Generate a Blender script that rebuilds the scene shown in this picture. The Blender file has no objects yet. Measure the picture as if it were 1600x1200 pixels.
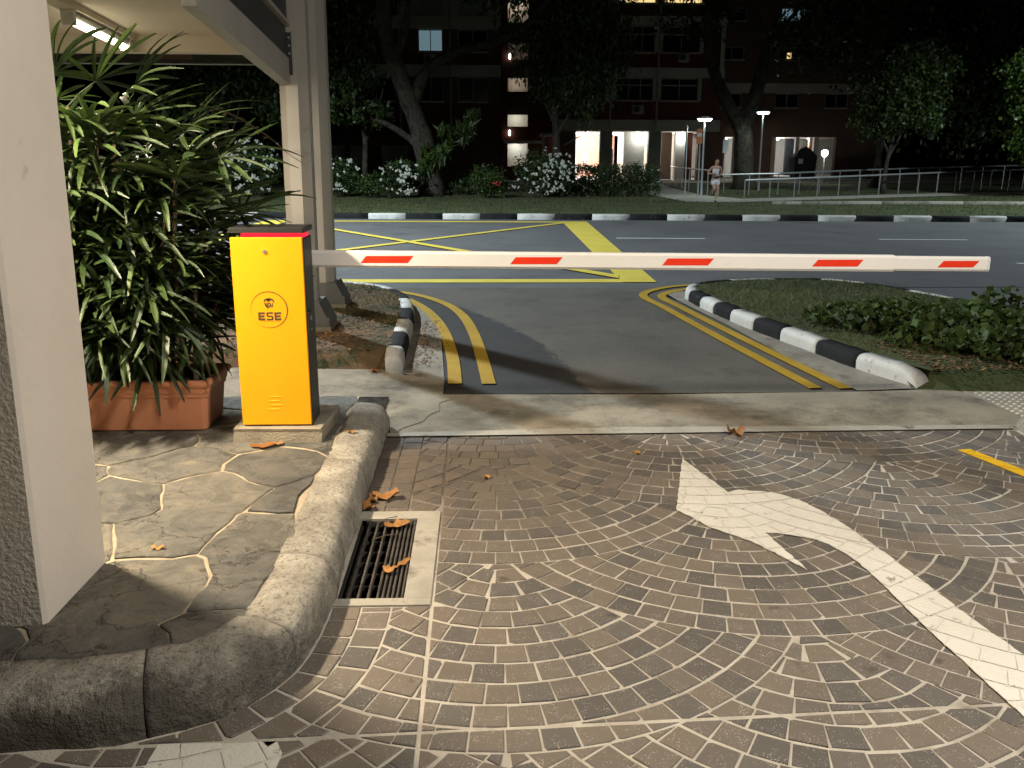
import bpy, math, random
import numpy as np
from mathutils import Vector, Matrix, noise, geometry
random.seed(7)
rng = np.random.default_rng(11)
S = bpy.context.scene
COL = S.collection
rad = math.radians

# ------------------------------------------------------------------ camera
FPX, HORIZON, VANISH_X, ROLL, PPY, EYE = 1330.0, 240.0, 750.0, 0.004, 560.0, 1.6
PITCH = math.atan((PPY - HORIZON) / FPX)
YAW = math.atan((VANISH_X - 800) / FPX * math.cos(PITCH))
cam_d = bpy.data.cameras.new('camera')
cam = bpy.data.objects.new('camera', cam_d)
COL.objects.link(cam)
cam_d.sensor_width = 36.0
cam_d.lens = FPX / 1600 * 36.0
cam_d.shift_y = -(600 - PPY) / 1600
cam_d.clip_start, cam_d.clip_end = 0.05, 900
CAM_M = Matrix.Translation((0, 0, EYE)) @ Matrix.Rotation(YAW, 4, 'Z') @ Matrix.Rotation(math.pi / 2 - PITCH, 4, 'X') @ Matrix.Rotation(ROLL, 4, 'Z')
cam.matrix_world = CAM_M
S.camera = cam
CAM_I = CAM_M.inverted()

def to_px(p):
    q = CAM_I @ Vector(p)
    if q.z > -0.05:
        return None
    return 800 + FPX * q.x / -q.z, PPY - FPX * q.y / -q.z

# ------------------------------------------------------------------ night sky, exposure
W = bpy.data.worlds.new('World')
S.world = W
W.use_nodes = True
wn = W.node_tree
bg = wn.nodes['Background']
sky = wn.nodes.new('ShaderNodeTexSky')
sky.sky_type = 'NISHITA'
sky.sun_disc = False
sky.sun_elevation = rad(-7.0)
sky.sun_rotation = rad(180)
wn.links.new(sky.outputs[0], bg.inputs[0])
bg.inputs[1].default_value = 0.05
S.view_settings.view_transform = 'Standard'
S.view_settings.look = 'None'
S.view_settings.gamma = 1.0
S.view_settings.use_curve_mapping = False
S.view_settings.exposure = 0.0
S.cycles.max_bounces = 6
S.cycles.diffuse_bounces = 3
S.cycles.use_denoising = True
S.cycles.sample_clamp_indirect = 4.0

# ------------------------------------------------------------------ lamps of the place
def lamp(name, kind, loc, power, col, target=None, **kw):
    d = bpy.data.lights.new(name, kind)
    d.energy = power
    d.color = col
    for k, v in kw.items():
        setattr(d, k, v)
    o = bpy.data.objects.new(name, d)
    COL.objects.link(o)
    o.location = loc
    if target is not None:
        o.rotation_euler = (Vector(target) - Vector(loc)).to_track_quat('-Z', 'Y').to_euler()
    return o
WARM, NEUT, COOL = (1.0, 0.84, 0.62), (1.0, 0.94, 0.84), (0.80, 0.93, 1.0)
# porch ceiling lamp of the building behind the photographer
lamp('porch_lamp', 'AREA', (2.2, 1.35, 3.7), 205, NEUT, (2.0, 2.4, 0), shape='DISK', size=0.3)
# road lamps on their masts above the carriageway
lamp('road_lamp', 'SPOT', (-8.0, 15.5, 8.5), 11000, COOL, (-7.6, 15.7, 0), spot_size=rad(152), spot_blend=0.35, shadow_soft_size=0.25)
lamp('road_lamp', 'SPOT', (20.0, 22.0, 9.0), 6000, COOL, (19.8, 22.6, 0), spot_size=rad(150), spot_blend=0.6, shadow_soft_size=0.25)

# ------------------------------------------------------------------ helpers
class MB:
    def __init__(self):
        self.v, self.f = [], []
    def add(self, vs, fs):
        n = len(self.v)
        self.v += [tuple(p) for p in vs]
        self.f += [tuple(i + n for i in f) for f in fs]
        return self
    def box(self, x0, x1, y0, y1, z0, z1):
        return self.add([(x0, y0, z0), (x1, y0, z0), (x1, y1, z0), (x0, y1, z0), (x0, y0, z1), (x1, y0, z1), (x1, y1, z1), (x0, y1, z1)],
                        [(3, 2, 1, 0), (4, 5, 6, 7), (0, 1, 5, 4), (1, 2, 6, 5), (2, 3, 7, 6), (3, 0, 4, 7)])
    def cbox(self, x0, x1, y0, y1, z0, z1, b):
        """box with chamfered vertical and top edges"""
        lo = [(x0 + b, y0), (x1 - b, y0), (x1, y0 + b), (x1, y1 - b), (x1 - b, y1), (x0 + b, y1), (x0, y1 - b), (x0, y0 + b)]
        hi = [(min(max(x, x0 + b), x1 - b), min(max(y, y0 + b), y1 - b)) for x, y in lo]
        vs = [(x, y, z0) for x, y in lo] + [(x, y, z1 - b) for x, y in lo] + [(x, y, z1) for x, y in [(x0 + b, y0 + b), (x1 - b, y0 + b), (x1 - b, y1 - b), (x0 + b, y1 - b)]]
        fs = [(i, (i + 1) % 8, 8 + (i + 1) % 8, 8 + i) for i in range(8)] + [tuple(range(7, -1, -1)), (16, 17, 18, 19)]
        fs += [(8, 9, 17, 16), (9, 10, 17), (10, 11, 18, 17), (11, 12, 18), (12, 13, 19, 18), (13, 14, 19), (14, 15, 16, 19), (15, 8, 16)]
        return self.add(vs, fs)
    def prism(self, poly, z0, z1):
        n = len(poly)
        return self.add([(x, y, z0) for x, y in poly] + [(x, y, z1) for x, y in poly],
                        [tuple(range(n - 1, -1, -1)), tuple(range(n, 2 * n))] + [(i, (i + 1) % n, n + (i + 1) % n, n + i) for i in range(n)])
    def sheet(self, poly, z):
        """flat polygon, triangulated (may be concave)"""
        tris = geometry.tessellate_polygon([[Vector((x, y, 0)) for x, y in poly]])
        fs = []
        for a, b, c in tris:
            pa, pb, pc = poly[a], poly[b], poly[c]
            cr = (pb[0] - pa[0]) * (pc[1] - pa[1]) - (pb[1] - pa[1]) * (pc[0] - pa[0])
            fs.append((a, b, c) if cr > 0 else (a, c, b))
        return self.add([(x, y, z) for x, y in poly], fs)
    def tube(self, pts, radii, n=8, cap=True, rough=0.0):
        pts = [Vector(p) for p in pts]
        if not isinstance(radii, (list, tuple)):
            radii = [radii] * len(pts)
        base = len(self.v)
        ref = None
        for i, p in enumerate(pts):
            t = (pts[min(i + 1, len(pts) - 1)] - pts[max(i - 1, 0)]).normalized()
            if ref is None:
                ref = t.orthogonal().normalized()
            ref = (ref - t * ref.dot(t))
            ref = ref.normalized() if ref.length > 1e-6 else t.orthogonal().normalized()
            b = t.cross(ref)
            for k in range(n):
                a = 2 * math.pi * k / n
                r = radii[i]
                d = ref * math.cos(a) + b * math.sin(a)
                if rough:
                    r *= 1 + rough * noise.noise((p + d * r) * (0.9 / max(r, 0.02)) * 0.8)
                self.v.append(tuple(p + d * r))
        for i in range(len(pts) - 1):
            for k in range(n):
                a, b2 = base + i * n + k, base + i * n + (k + 1) % n
                self.f.append((a, b2, b2 + n, a + n))
        if cap:
            self.f.append(tuple(base + k for k in range(n - 1, -1, -1)))
            e = base + (len(pts) - 1) * n
            self.f.append(tuple(e + k for k in range(n)))
        return self
    def ribbon(self, path, w, z):
        """flat painted line of width w along a path"""
        n = len(path)
        L, R_ = [], []
        for i, p in enumerate(path):
            a, b = path[max(i - 1, 0)], path[min(i + 1, n - 1)]
            tx, ty = b[0] - a[0], b[1] - a[1]
            l = math.hypot(tx, ty)
            nx, ny = -ty / l * w / 2, tx / l * w / 2
            L.append((p[0] + nx, p[1] + ny, z))
            R_.append((p[0] - nx, p[1] - ny, z))
        return self.add(L + R_, [(n + i, n + i + 1, i + 1, i) for i in range(n - 1)])
    def build(self, name, mat, parent=None, smooth=False):
        me = bpy.data.meshes.new(name)
        me.from_pydata(self.v, [], self.f)
        return link(name, me, mat, parent, smooth)

def link(name, me, mat, parent=None, smooth=False):
    if mat is not None and not me.materials:
        me.materials.append(mat)
    if smooth:
        me.polygons.foreach_set('use_smooth', [True] * len(me.polygons))
    o = bpy.data.objects.new(name, me)
    COL.objects.link(o)
    if parent is not None:
        adopt(o, parent)
    return o

WORLD = {}
def adopt(o, parent):
    """parent o while keeping coordinates given in world space"""
    o.parent = parent
    o.matrix_parent_inverse = WORLD.get(parent.name, Matrix.Identity(4)).inverted()
    return o

def thing(name, loc, label, cat, group=None):
    e = bpy.data.objects.new(name, None)
    COL.objects.link(e)
    e.empty_display_size = 0.2
    e.location = loc
    WORLD[e.name] = Matrix.Translation(loc)
    return tag(e, label, cat, group)

def tag(o, label, cat, group=None):
    o['label'] = label
    o['category'] = cat
    if group:
        o['group'] = group
    return o

def structure(o):
    o['kind'] = 'structure'
    return o

def stuff(o):
    o['kind'] = 'stuff'
    return o

def spline(pts, step=0.05):
    """Catmull-Rom through the points, resampled"""
    P = [Vector(p) for p in pts]
    P = [P[0] * 2 - P[1]] + P + [P[-1] * 2 - P[-2]]
    out = []
    for i in range(1, len(P) - 2):
        n = max(2, int((P[i + 1] - P[i]).length / step))
        for k in range(n):
            t = k / n
            out.append(0.5 * ((2 * P[i]) + (P[i + 1] - P[i - 1]) * t + (2 * P[i - 1] - 5 * P[i] + 4 * P[i + 1] - P[i + 2]) * t * t + (-P[i - 1] + 3 * P[i] - 3 * P[i + 1] + P[i + 2]) * t ** 3))
    out.append(P[-2])
    return out

def resample(pts, n):
    P = [Vector((x, y, 0)) for x, y in pts]
    d = [0]
    for i in range(1, len(P)):
        d.append(d[-1] + (P[i] - P[i - 1]).length)
    out = []
    for k in range(n):
        t = d[-1] * k / (n - 1)
        i = max(j for j in range(len(d)) if d[j] <= t + 1e-9)
        i = min(i, len(P) - 2)
        u = (t - d[i]) / max(d[i + 1] - d[i], 1e-9)
        q = P[i].lerp(P[i + 1], min(u, 1))
        out.append((q.x, q.y))
    return out

def clip(poly, px, py, nx, ny):
    """keep the side of a convex polygon where (p - (px,py)).n >= 0"""
    out = []
    n = len(poly)
    for i in range(n):
        a, b = poly[i], poly[(i + 1) % n]
        da = (a[0] - px) * nx + (a[1] - py) * ny
        db = (b[0] - px) * nx + (b[1] - py) * ny
        if da >= 0:
            out.append(a)
        if (da > 0 > db) or (da < 0 < db):
            t = da / (da - db)
            out.append((a[0] + (b[0] - a[0]) * t, a[1] + (b[1] - a[1]) * t))
    return out

def area(poly):
    return 0.5 * sum(poly[i][0] * poly[(i + 1) % len(poly)][1] - poly[(i + 1) % len(poly)][0] * poly[i][1] for i in range(len(poly)))

def inset(poly, d):
    """shrink a convex counter-clockwise polygon"""
    out = poly
    n = len(poly)
    for i in range(n):
        a, b = poly[i], poly[(i + 1) % n]
        l = math.hypot(b[0] - a[0], b[1] - a[1])
        if l < 1e-6:
            continue
        nx, ny = -(b[1] - a[1]) / l, (b[0] - a[0]) / l
        out = clip(out, a[0] + nx * d, a[1] + ny * d, nx, ny)
        if len(out) < 3:
            return []
    return out

def rect_hole(mb, x0, x1, y0, y1, h, z):
    hx0, hx1, hy0, hy1 = h
    for a, b, c, d in ((x0, hx0, y0, y1), (hx1, x1, y0, y1), (hx0, hx1, y0, hy0), (hx0, hx1, hy1, y1)):
        mb.add([(a, c, z), (b, c, z), (b, d, z), (a, d, z)], [(0, 1, 2, 3)])
    return mb

# ------------------------------------------------------------------ materials
def nmat(name):
    m = bpy.data.materials.new(name)
    m.use_nodes = True
    return m, m.node_tree, m.node_tree.nodes['Principled BSDF']

def add_noise(nt, scale, detail=6, rough=0.6, coord=None, vec_scale=None):
    n = nt.nodes.new('ShaderNodeTexNoise')
    n.inputs['Scale'].default_value = scale
    n.inputs['Detail'].default_value = detail
    n.inputs['Roughness'].default_value = rough
    tc = nt.nodes.new('ShaderNodeTexCoord')
    src = tc.outputs[coord or 'Object']
    if vec_scale:
        mp = nt.nodes.new('ShaderNodeMapping')
        mp.inputs['Scale'].default_value = vec_scale
        nt.links.new(src, mp.inputs['Vector'])
        src = mp.outputs[0]
    nt.links.new(src, n.inputs['Vector'])
    return n

def ramp(nt, src, stops):
    r = nt.nodes.new('ShaderNodeValToRGB')
    e = r.color_ramp.elements
    while len(e) < len(stops):
        e.new(0.5)
    for el, (p, c) in zip(e, stops):
        el.position = p
        el.color = (*c, 1) if len(c) == 3 else c
    nt.links.new(src, r.inputs[0])
    return r

def mix(nt, a, b, fac, mode='MIX'):
    m = nt.nodes.new('ShaderNodeMix')
    m.data_type = 'RGBA'
    m.blend_type = mode
    for sock, v in ((m.inputs[0], fac), (m.inputs[6], a), (m.inputs[7], b)):
        if hasattr(v, 'is_linked'):
            nt.links.new(v, sock)
        elif isinstance(v, (int, float)):
            sock.default_value = v
        else:
            sock.default_value = (*v, 1)
    return m.outputs[2]

def bump(nt, bs, src, strength, dist=0.01, prev=None):
    b = nt.nodes.new('ShaderNodeBump')
    b.inputs['Strength'].default_value = strength
    b.inputs['Distance'].default_value = dist
    nt.links.new(src, b.inputs['Height'])
    if prev is not None:
        nt.links.new(prev.outputs[0], b.inputs['Normal'])
    nt.links.new(b.outputs[0], bs.inputs['Normal'])
    return b

def surf(name, c1, c2, scale=3, rough=0.8, bscale=60, bstr=0.2, bdist=0.004, spot=None, spot_scale=8, spot_lo=0.62, spot_hi=0.7, metallic=0.0, vec_scale=None, island=0.0, spec=0.4, speck=None):
    """two-tone mottled surface with fine relief and optional stains"""
    m, nt, bs = nmat(name)
    n = add_noise(nt, scale, 8, 0.65, vec_scale=vec_scale)
    col = ramp(nt, n.outputs[0], [(0.3, c1), (0.7, c2)]).outputs[0]
    if speck:
        v = nt.nodes.new('ShaderNodeTexVoronoi')
        v.inputs['Scale'].default_value = speck[0]
        tcv = nt.nodes.new('ShaderNodeTexCoord')
        nt.links.new(tcv.outputs['Object'], v.inputs['Vector'])
        col = mix(nt, col, speck[1], ramp(nt, v.outputs['Distance'], [(0.12, (speck[2],) * 3), (0.34, (0, 0, 0))]).outputs[0])
    if spot:
        s = add_noise(nt, spot_scale, 6, 0.7)
        sr = ramp(nt, s.outputs[0], [(spot_lo, (0, 0, 0)), (spot_hi, (1, 1, 1))])
        col = mix(nt, col, spot, sr.outputs[0])
    if island:
        g = nt.nodes.new('ShaderNodeNewGeometry')
        hv = nt.nodes.new('ShaderNodeHueSaturation')
        mr = nt.nodes.new('ShaderNodeMapRange')
        mr.inputs[3].default_value = 1 - island
        mr.inputs[4].default_value = 1 + island
        nt.links.new(g.outputs['Random Per Island'], mr.inputs[0])
        nt.links.new(mr.outputs[0], hv.inputs['Value'])
        nt.links.new(col, hv.inputs['Color'])
        col = hv.outputs[0]
    nt.links.new(col, bs.inputs['Base Color'])
    bs.inputs['Roughness'].default_value = rough
    bs.inputs['Metallic'].default_value = metallic
    bs.inputs['Specular IOR Level'].default_value = spec
    if bstr:
        b = add_noise(nt, bscale, 5, 0.6)
        bump(nt, bs, b.outputs[0], bstr, bdist)
    return m

def glow(name, col, strength):
    m, nt, bs = nmat(name)
    bs.inputs['Base Color'].default_value = (*col, 1)
    bs.inputs['Emission Color'].default_value = (*col, 1)
    bs.inputs['Emission Strength'].default_value = strength
    return m

def piece_random(nt):
    g = nt.nodes.new('ShaderNodeNewGeometry')
    oi = nt.nodes.new('ShaderNodeObjectInfo')
    a = nt.nodes.new('ShaderNodeMath')
    nt.links.new(g.outputs['Random Per Island'], a.inputs[0])
    nt.links.new(oi.outputs['Random'], a.inputs[1])
    b = nt.nodes.new('ShaderNodeMath')
    b.operation = 'FRACT'
    nt.links.new(a.outputs[0], b.inputs[0])
    return b.outputs[0]

def paver_mat():
    m, nt, bs = nmat('paver')
    base = ramp(nt, piece_random(nt), [(0.0, (0.096, 0.086, 0.076)), (0.34, (0.126, 0.112, 0.098)), (0.40, (0.136, 0.114, 0.094)), (0.7, (0.176, 0.144, 0.112)), (1.0, (0.150, 0.128, 0.106))])
    big = add_noise(nt, 2.2, 5, 0.6)
    col = mix(nt, base.outputs[0], (0.6, 0.57, 0.52), ramp(nt, big.outputs[0], [(0.35, (0.55, 0.55, 0.55)), (0.7, (1, 1, 1))]).outputs[0], 'MULTIPLY')
    col = mix(nt, base.outputs[0], col, 0.35)
    # exposed pale aggregate
    vo = nt.nodes.new('ShaderNodeTexVoronoi')
    vo.inputs['Scale'].default_value = 150
    tc = nt.nodes.new('ShaderNodeTexCoord')
    nt.links.new(tc.outputs['Object'], vo.inputs['Vector'])
    sp = ramp(nt, vo.outputs['Distance'], [(0.12, (1, 1, 1)), (0.36, (0, 0, 0))])
    sel = add_noise(nt, 16, 6, 0.8)
    selr = ramp(nt, sel.outputs[0], [(0.46, (0, 0, 0)), (0.62, (1, 1, 1))])
    fac = mix(nt, sp.outputs[0], selr.outputs[0], 1.0, 'MULTIPLY')
    col = mix(nt, col, (0.50, 0.45, 0.38), fac)
    # oil drips and tyre dirt
    st = add_noise(nt, 5.2, 4, 0.55)
    col = mix(nt, col, (0.035, 0.028, 0.022), ramp(nt, st.outputs[0], [(0.66, (0, 0, 0)), (0.73, (0.8, 0.8, 0.8))]).outputs[0])
    col = mix(nt, col, (0.075, 0.055, 0.038), mix(nt, (0, 0, 0), place_mask(nt, -0.35, 4.4, 0.4, 1.6, 3.0, 0.9), 0.45))
    nt.links.new(col, bs.inputs['Base Color'])
    rr = ramp(nt, big.outputs[0], [(0.3, (0.5, 0.5, 0.5)), (0.7, (0.78, 0.78, 0.78))])
    nt.links.new(rr.outputs[0], bs.inputs['Roughness'])
    b = add_noise(nt, 190, 4, 0.7)
    b0 = bump(nt, bs, b.outputs[0], 0.5, 0.003)
    b2 = add_noise(nt, 14, 3, 0.5)
    bump(nt, bs, b2.outputs[0], 0.25, 0.006, b0)
    return m

def place_mask(nt, cx, cy, r0, r1, nscale, amp):
    """noisy round patch: 1 inside, 0 outside"""
    tc = nt.nodes.new('ShaderNodeTexCoord')
    d = nt.nodes.new('ShaderNodeVectorMath')
    d.operation = 'DISTANCE'
    nt.links.new(tc.outputs['Object'], d.inputs[0])
    d.inputs[1].default_value = (cx, cy, 0)
    n = add_noise(nt, nscale, 8, 0.7)
    m1 = nt.nodes.new('ShaderNodeMath')
    m1.operation = 'MULTIPLY_ADD'
    nt.links.new(n.outputs[0], m1.inputs[0])
    m1.inputs[1].default_value = amp
    nt.links.new(d.outputs['Value'], m1.inputs[2])
    mr = nt.nodes.new('ShaderNodeMapRange')
    nt.links.new(m1.outputs[0], mr.inputs[0])
    mr.inputs[1].default_value, mr.inputs[2].default_value = r0 + amp / 2, r1 + amp / 2
    mr.inputs[3].default_value, mr.inputs[4].default_value = 1.0, 0.0
    return mr.outputs[0]

def mortar_mat():
    m, nt, bs = nmat('mortar')
    n = add_noise(nt, 6, 8, 0.65)
    col = ramp(nt, n.outputs[0], [(0.3, (0.34, 0.30, 0.245)), (0.7, (0.52, 0.47, 0.39))]).outputs[0]
    s1 = add_noise(nt, 2.2, 7, 0.7)
    col = mix(nt, col, (0.13, 0.11, 0.085), ramp(nt, s1.outputs[0], [(0.55, (0, 0, 0)), (0.72, (0.8, 0.8, 0.8))]).outputs[0])
    col = mix(nt, col, (0.085, 0.068, 0.05), place_mask(nt, -0.35, 4.45, 0.5, 1.5, 2.5, 0.9))
    nt.links.new(col, bs.inputs['Base Color'])
    bs.inputs['Roughness'].default_value = 0.9
    b = add_noise(nt, 120, 5, 0.6)
    bump(nt, bs, b.outputs[0], 0.8, 0.006)
    return m

def flag_mat():
    m, nt, bs = nmat('flagstone')
    base = ramp(nt, piece_random(nt), [(0.0, (0.12, 0.119, 0.107)), (0.5, (0.17, 0.162, 0.138)), (1.0, (0.22, 0.20, 0.16))])
    n1 = add_noise(nt, 4.5, 8, 0.7)
    n1.inputs['Distortion'].default_value = 1.2
    col = mix(nt, base.outputs[0], ramp(nt, n1.outputs[0], [(0.30, (0.42, 0.43, 0.42)), (0.52, (1.0, 1.0, 1.0)), (0.72, (1.45, 1.35, 1.15))]).outputs[0], 1.0, 'MULTIPLY')
    n2 = add_noise(nt, 9, 6, 0.7)
    n2.inputs['Distortion'].default_value = 1.0
    col = mix(nt, col, (0.40, 0.35, 0.27), ramp(nt, n2.outputs[0], [(0.55, (0, 0, 0)), (0.75, (0.5, 0.5, 0.5))]).outputs[0])
    vc = nt.nodes.new('ShaderNodeTexVoronoi')
    vc.feature = 'DISTANCE_TO_EDGE'
    vc.inputs['Scale'].default_value = 3.4
    wv = add_noise(nt, 3.5, 6, 0.7)
    tcv = nt.nodes.new('ShaderNodeTexCoord')
    va = nt.nodes.new('ShaderNodeVectorMath')
    va.operation = 'MULTIPLY_ADD'
    nt.links.new(wv.outputs['Color'], va.inputs[0])
    va.inputs[1].default_value = (0.45, 0.45, 0.45)
    nt.links.new(tcv.outputs['Object'], va.inputs[2])
    nt.links.new(va.outputs[0], vc.inputs['Vector'])
    gate = add_noise(nt, 2.3, 3, 0.5)
    crack = mix(nt, ramp(nt, vc.outputs['Distance'], [(0.0, (1, 1, 1)), (0.022, (0, 0, 0))]).outputs[0], ramp(nt, gate.outputs[0], [(0.47, (0, 0, 0)), (0.53, (1, 1, 1))]).outputs[0], 1.0, 'MULTIPLY')
    col = mix(nt, col, (0.05, 0.043, 0.033), crack)
    nt.links.new(col, bs.inputs['Base Color'])
    bs.inputs['Roughness'].default_value = 0.7
    w = nt.nodes.new('ShaderNodeTexNoise')
    tc = nt.nodes.new('ShaderNodeTexCoord')
    mp = nt.nodes.new('ShaderNodeMapping')
    mp.inputs['Scale'].default_value = (2.4, 3.6, 3.0)
    mp.inputs['Rotation'].default_value = (0, 0, 0.5)
    nt.links.new(tc.outputs['Object'], mp.inputs[0])
    nt.links.new(mp.outputs[0], w.inputs['Vector'])
    w.inputs['Scale'].default_value = 2.2
    w.inputs['Detail'].default_value = 7
    w.inputs['Distortion'].default_value = 0.9
    # riven slate: broad relief with one broken ledge
    st = ramp(nt, w.outputs[0], [(0.25, (0.0, 0.0, 0.0)), (0.50, (0.42, 0.42, 0.42)), (0.515, (0.62, 0.62, 0.62)), (0.75, (1, 1, 1))])
    b0 = bump(nt, bs, st.outputs[0], 1.0, 0.022)
    r2 = add_noise(nt, 11, 10, 0.75)
    b0 = bump(nt, bs, r2.outputs[0], 1.0, 0.045, b0)
    ci = nt.nodes.new('ShaderNodeInvert')
    nt.links.new(crack, ci.inputs[1])
    b0 = bump(nt, bs, ci.outputs[0], 0.8, 0.008, b0)
    f = add_noise(nt, 90, 4, 0.6)
    bump(nt, bs, f.outputs[0], 0.5, 0.004, b0)
    return m

def kerb_mat():
    m, nt, bs = nmat('kerb_concrete')
    n1 = add_noise(nt, 5, 8, 0.7)
    col = ramp(nt, n1.outputs[0], [(0.28, (0.17, 0.15, 0.12)), (0.48, (0.33, 0.30, 0.245)), (0.7, (0.50, 0.46, 0.38))]).outputs[0]
    # tyre scuffs and black grime on the vertical face of the bend
    n2 = add_noise(nt, 6.5, 9, 0.78)
    tc = nt.nodes.new('ShaderNodeTexCoord')
    sx = nt.nodes.new('ShaderNodeSeparateXYZ')
    nt.links.new(tc.outputs['Object'], sx.inputs[0])
    my = nt.nodes.new('ShaderNodeMapRange')
    nt.links.new(sx.outputs[1], my.inputs[0])
    my.inputs[1].default_value, my.inputs[2].default_value = 2.9, 2.3
    my.inputs[3].default_value, my.inputs[4].default_value = 0.06, 0.36
    mz = nt.nodes.new('ShaderNodeMapRange')
    nt.links.new(sx.outputs[2], mz.inputs[0])
    mz.inputs[1].default_value, mz.inputs[2].default_value = 0.17, 0.10
    mz.inputs[3].default_value, mz.inputs[4].default_value = -0.22, 0.10
    a = nt.nodes.new('ShaderNodeMath')
    nt.links.new(my.outputs[0], a.inputs[0])
    nt.links.new(mz.outputs[0], a.inputs[1])
    a2 = nt.nodes.new('ShaderNodeMath')
    a2.operation = 'MULTIPLY_ADD'
    nt.links.new(n2.outputs[0], a2.inputs[0])
    a2.inputs[1].default_value = 1.2
    nt.links.new(a.outputs[0], a2.inputs[2])
    dr = ramp(nt, a2.outputs[0], [(0.78, (0, 0, 0)), (1.0, (0.72, 0.72, 0.72))])
    col = mix(nt, col, (0.045, 0.04, 0.034), dr.outputs[0])
    n3 = add_noise(nt, 55, 4, 0.8)
    col = mix(nt, col, (0.07, 0.06, 0.05), ramp(nt, n3.outputs[0], [(0.54, (0, 0, 0)), (0.64, (0.75, 0.75, 0.75))]).outputs[0])
    nt.links.new(col, bs.inputs['Base Color'])
    bs.inputs['Roughness'].default_value = 0.9
    b0 = bump(nt, bs, n3.outputs[0], 1.0, 0.012)
    n4 = add_noise(nt, 9, 6, 0.7)
    bump(nt, bs, n4.outputs[0], 0.9, 0.04, b0)
    return m

def drive_mat(name, damp):
    """worn brownish tarmac; the damp strip fades raggedly into the dry"""
    m, nt, bs = nmat(name)
    n = add_noise(nt, 1.1, 8, 0.65)
    col = ramp(nt, n.outputs[0], [(0.3, (0.062, 0.055, 0.046)), (0.7, (0.112, 0.099, 0.080))]).outputs[0]
    v = nt.nodes.new('ShaderNodeTexVoronoi')
    v.inputs['Scale'].default_value = 75
    tc = nt.nodes.new('ShaderNodeTexCoord')
    nt.links.new(tc.outputs['Object'], v.inputs['Vector'])
    agg = ramp(nt, v.outputs['Distance'], [(0.12, (0.45, 0.45, 0.45)), (0.34, (0, 0, 0))]).outputs[0]
    col = mix(nt, col, (0.22, 0.20, 0.165), agg)
    s1 = add_noise(nt, 1.5, 9, 0.72)
    col = mix(nt, col, (0.030, 0.027, 0.023), ramp(nt, s1.outputs[0], [(0.54, (0, 0, 0)), (0.70, (0.75, 0.75, 0.75))]).outputs[0])
    # scuffs running across near the apron
    s2 = add_noise(nt, 2.0, 8, 0.75, vec_scale=(1.0, 9.0, 1.0))
    col = mix(nt, col, (0.17, 0.15, 0.12), ramp(nt, s2.outputs[0], [(0.60, (0, 0, 0)), (0.75, (0.4, 0.4, 0.4))]).outputs[0])
    rough = 0.8
    if damp:
        at = nt.nodes.new('ShaderNodeAttribute')
        at.attribute_name = 'edge'
        nz_ = add_noise(nt, 5, 9, 0.75, vec_scale=(1.6, 0.8, 1))
        ma = nt.nodes.new('ShaderNodeMath')
        ma.operation = 'MULTIPLY_ADD'
        nt.links.new(nz_.outputs[0], ma.inputs[0])
        ma.inputs[1].default_value = 0.8
        nt.links.new(at.outputs['Fac'], ma.inputs[2])
        fac = ramp(nt, ma.outputs[0], [(0.80, (1, 1, 1)), (0.96, (0, 0, 0))]).outputs[0]
        dk_ = add_noise(nt, 3, 7, 0.7)
        dcol = ramp(nt, dk_.outputs[0], [(0.3, (0.016, 0.015, 0.014)), (0.7, (0.030, 0.028, 0.025))]).outputs[0]
        dcol = mix(nt, dcol, (0.075, 0.07, 0.062), mix(nt, (0, 0, 0), agg, 0.6))
        col = mix(nt, col, dcol, fac)
    nt.links.new(col, bs.inputs['Base Color'])
    bs.inputs['Roughness'].default_value = rough
    b = add_noise(nt, 130, 5, 0.6)
    b0 = bump(nt, bs, b.outputs[0], 0.7, 0.005)
    bump(nt, bs, v.outputs['Distance'], 0.4, 0.004, b0)
    return m

def paint_mat(name, c, c2, under, wear_lo, wear_hi, wscale=7, bstr=0.3):
    """road paint worn through to what is beneath it"""
    m, nt, bs = nmat(name)
    n = add_noise(nt, 2.5, 6, 0.6)
    col = ramp(nt, n.outputs[0], [(0.3, c), (0.7, c2)]).outputs[0]
    w = add_noise(nt, wscale, 9, 0.75)
    col = mix(nt, col, under, ramp(nt, w.outputs[0], [(wear_lo, (0, 0, 0)), (wear_hi, (1, 1, 1))]).outputs[0])
    nt.links.new(col, bs.inputs['Base Color'])
    bs.inputs['Roughness'].default_value = 0.6
    b = add_noise(nt, 70, 5, 0.7)
    bump(nt, bs, b.outputs[0], bstr, 0.004)
    return m

def leaf_mat(name, c1, c2, rough=0.35, trans=0.25, scale=2.0):
    m, nt, bs = nmat(name)
    r = ramp(nt, piece_random(nt), [(0.0, c1), (1.0, c2)])
    n = add_noise(nt, scale, 4, 0.6)
    col = mix(nt, r.outputs[0], ramp(nt, n.outputs[0], [(0.3, (0.6, 0.6, 0.6)), (0.7, (1.25, 1.25, 1.15))]).outputs[0], 1.0, 'MULTIPLY')
    nt.links.new(col, bs.inputs['Base Color'])
    bs.inputs['Roughness'].default_value = rough
    out = nt.nodes['Material Output']
    if trans:
        t = nt.nodes.new('ShaderNodeBsdfTranslucent')
        nt.links.new(col, t.inputs[0])
        ms = nt.nodes.new('ShaderNodeMixShader')
        ms.inputs[0].default_value = trans
        nt.links.new(bs.outputs[0], ms.inputs[1])
        nt.links.new(t.outputs[0], ms.inputs[2])
        nt.links.new(ms.outputs[0], out.inputs[0])
    return m

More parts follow.
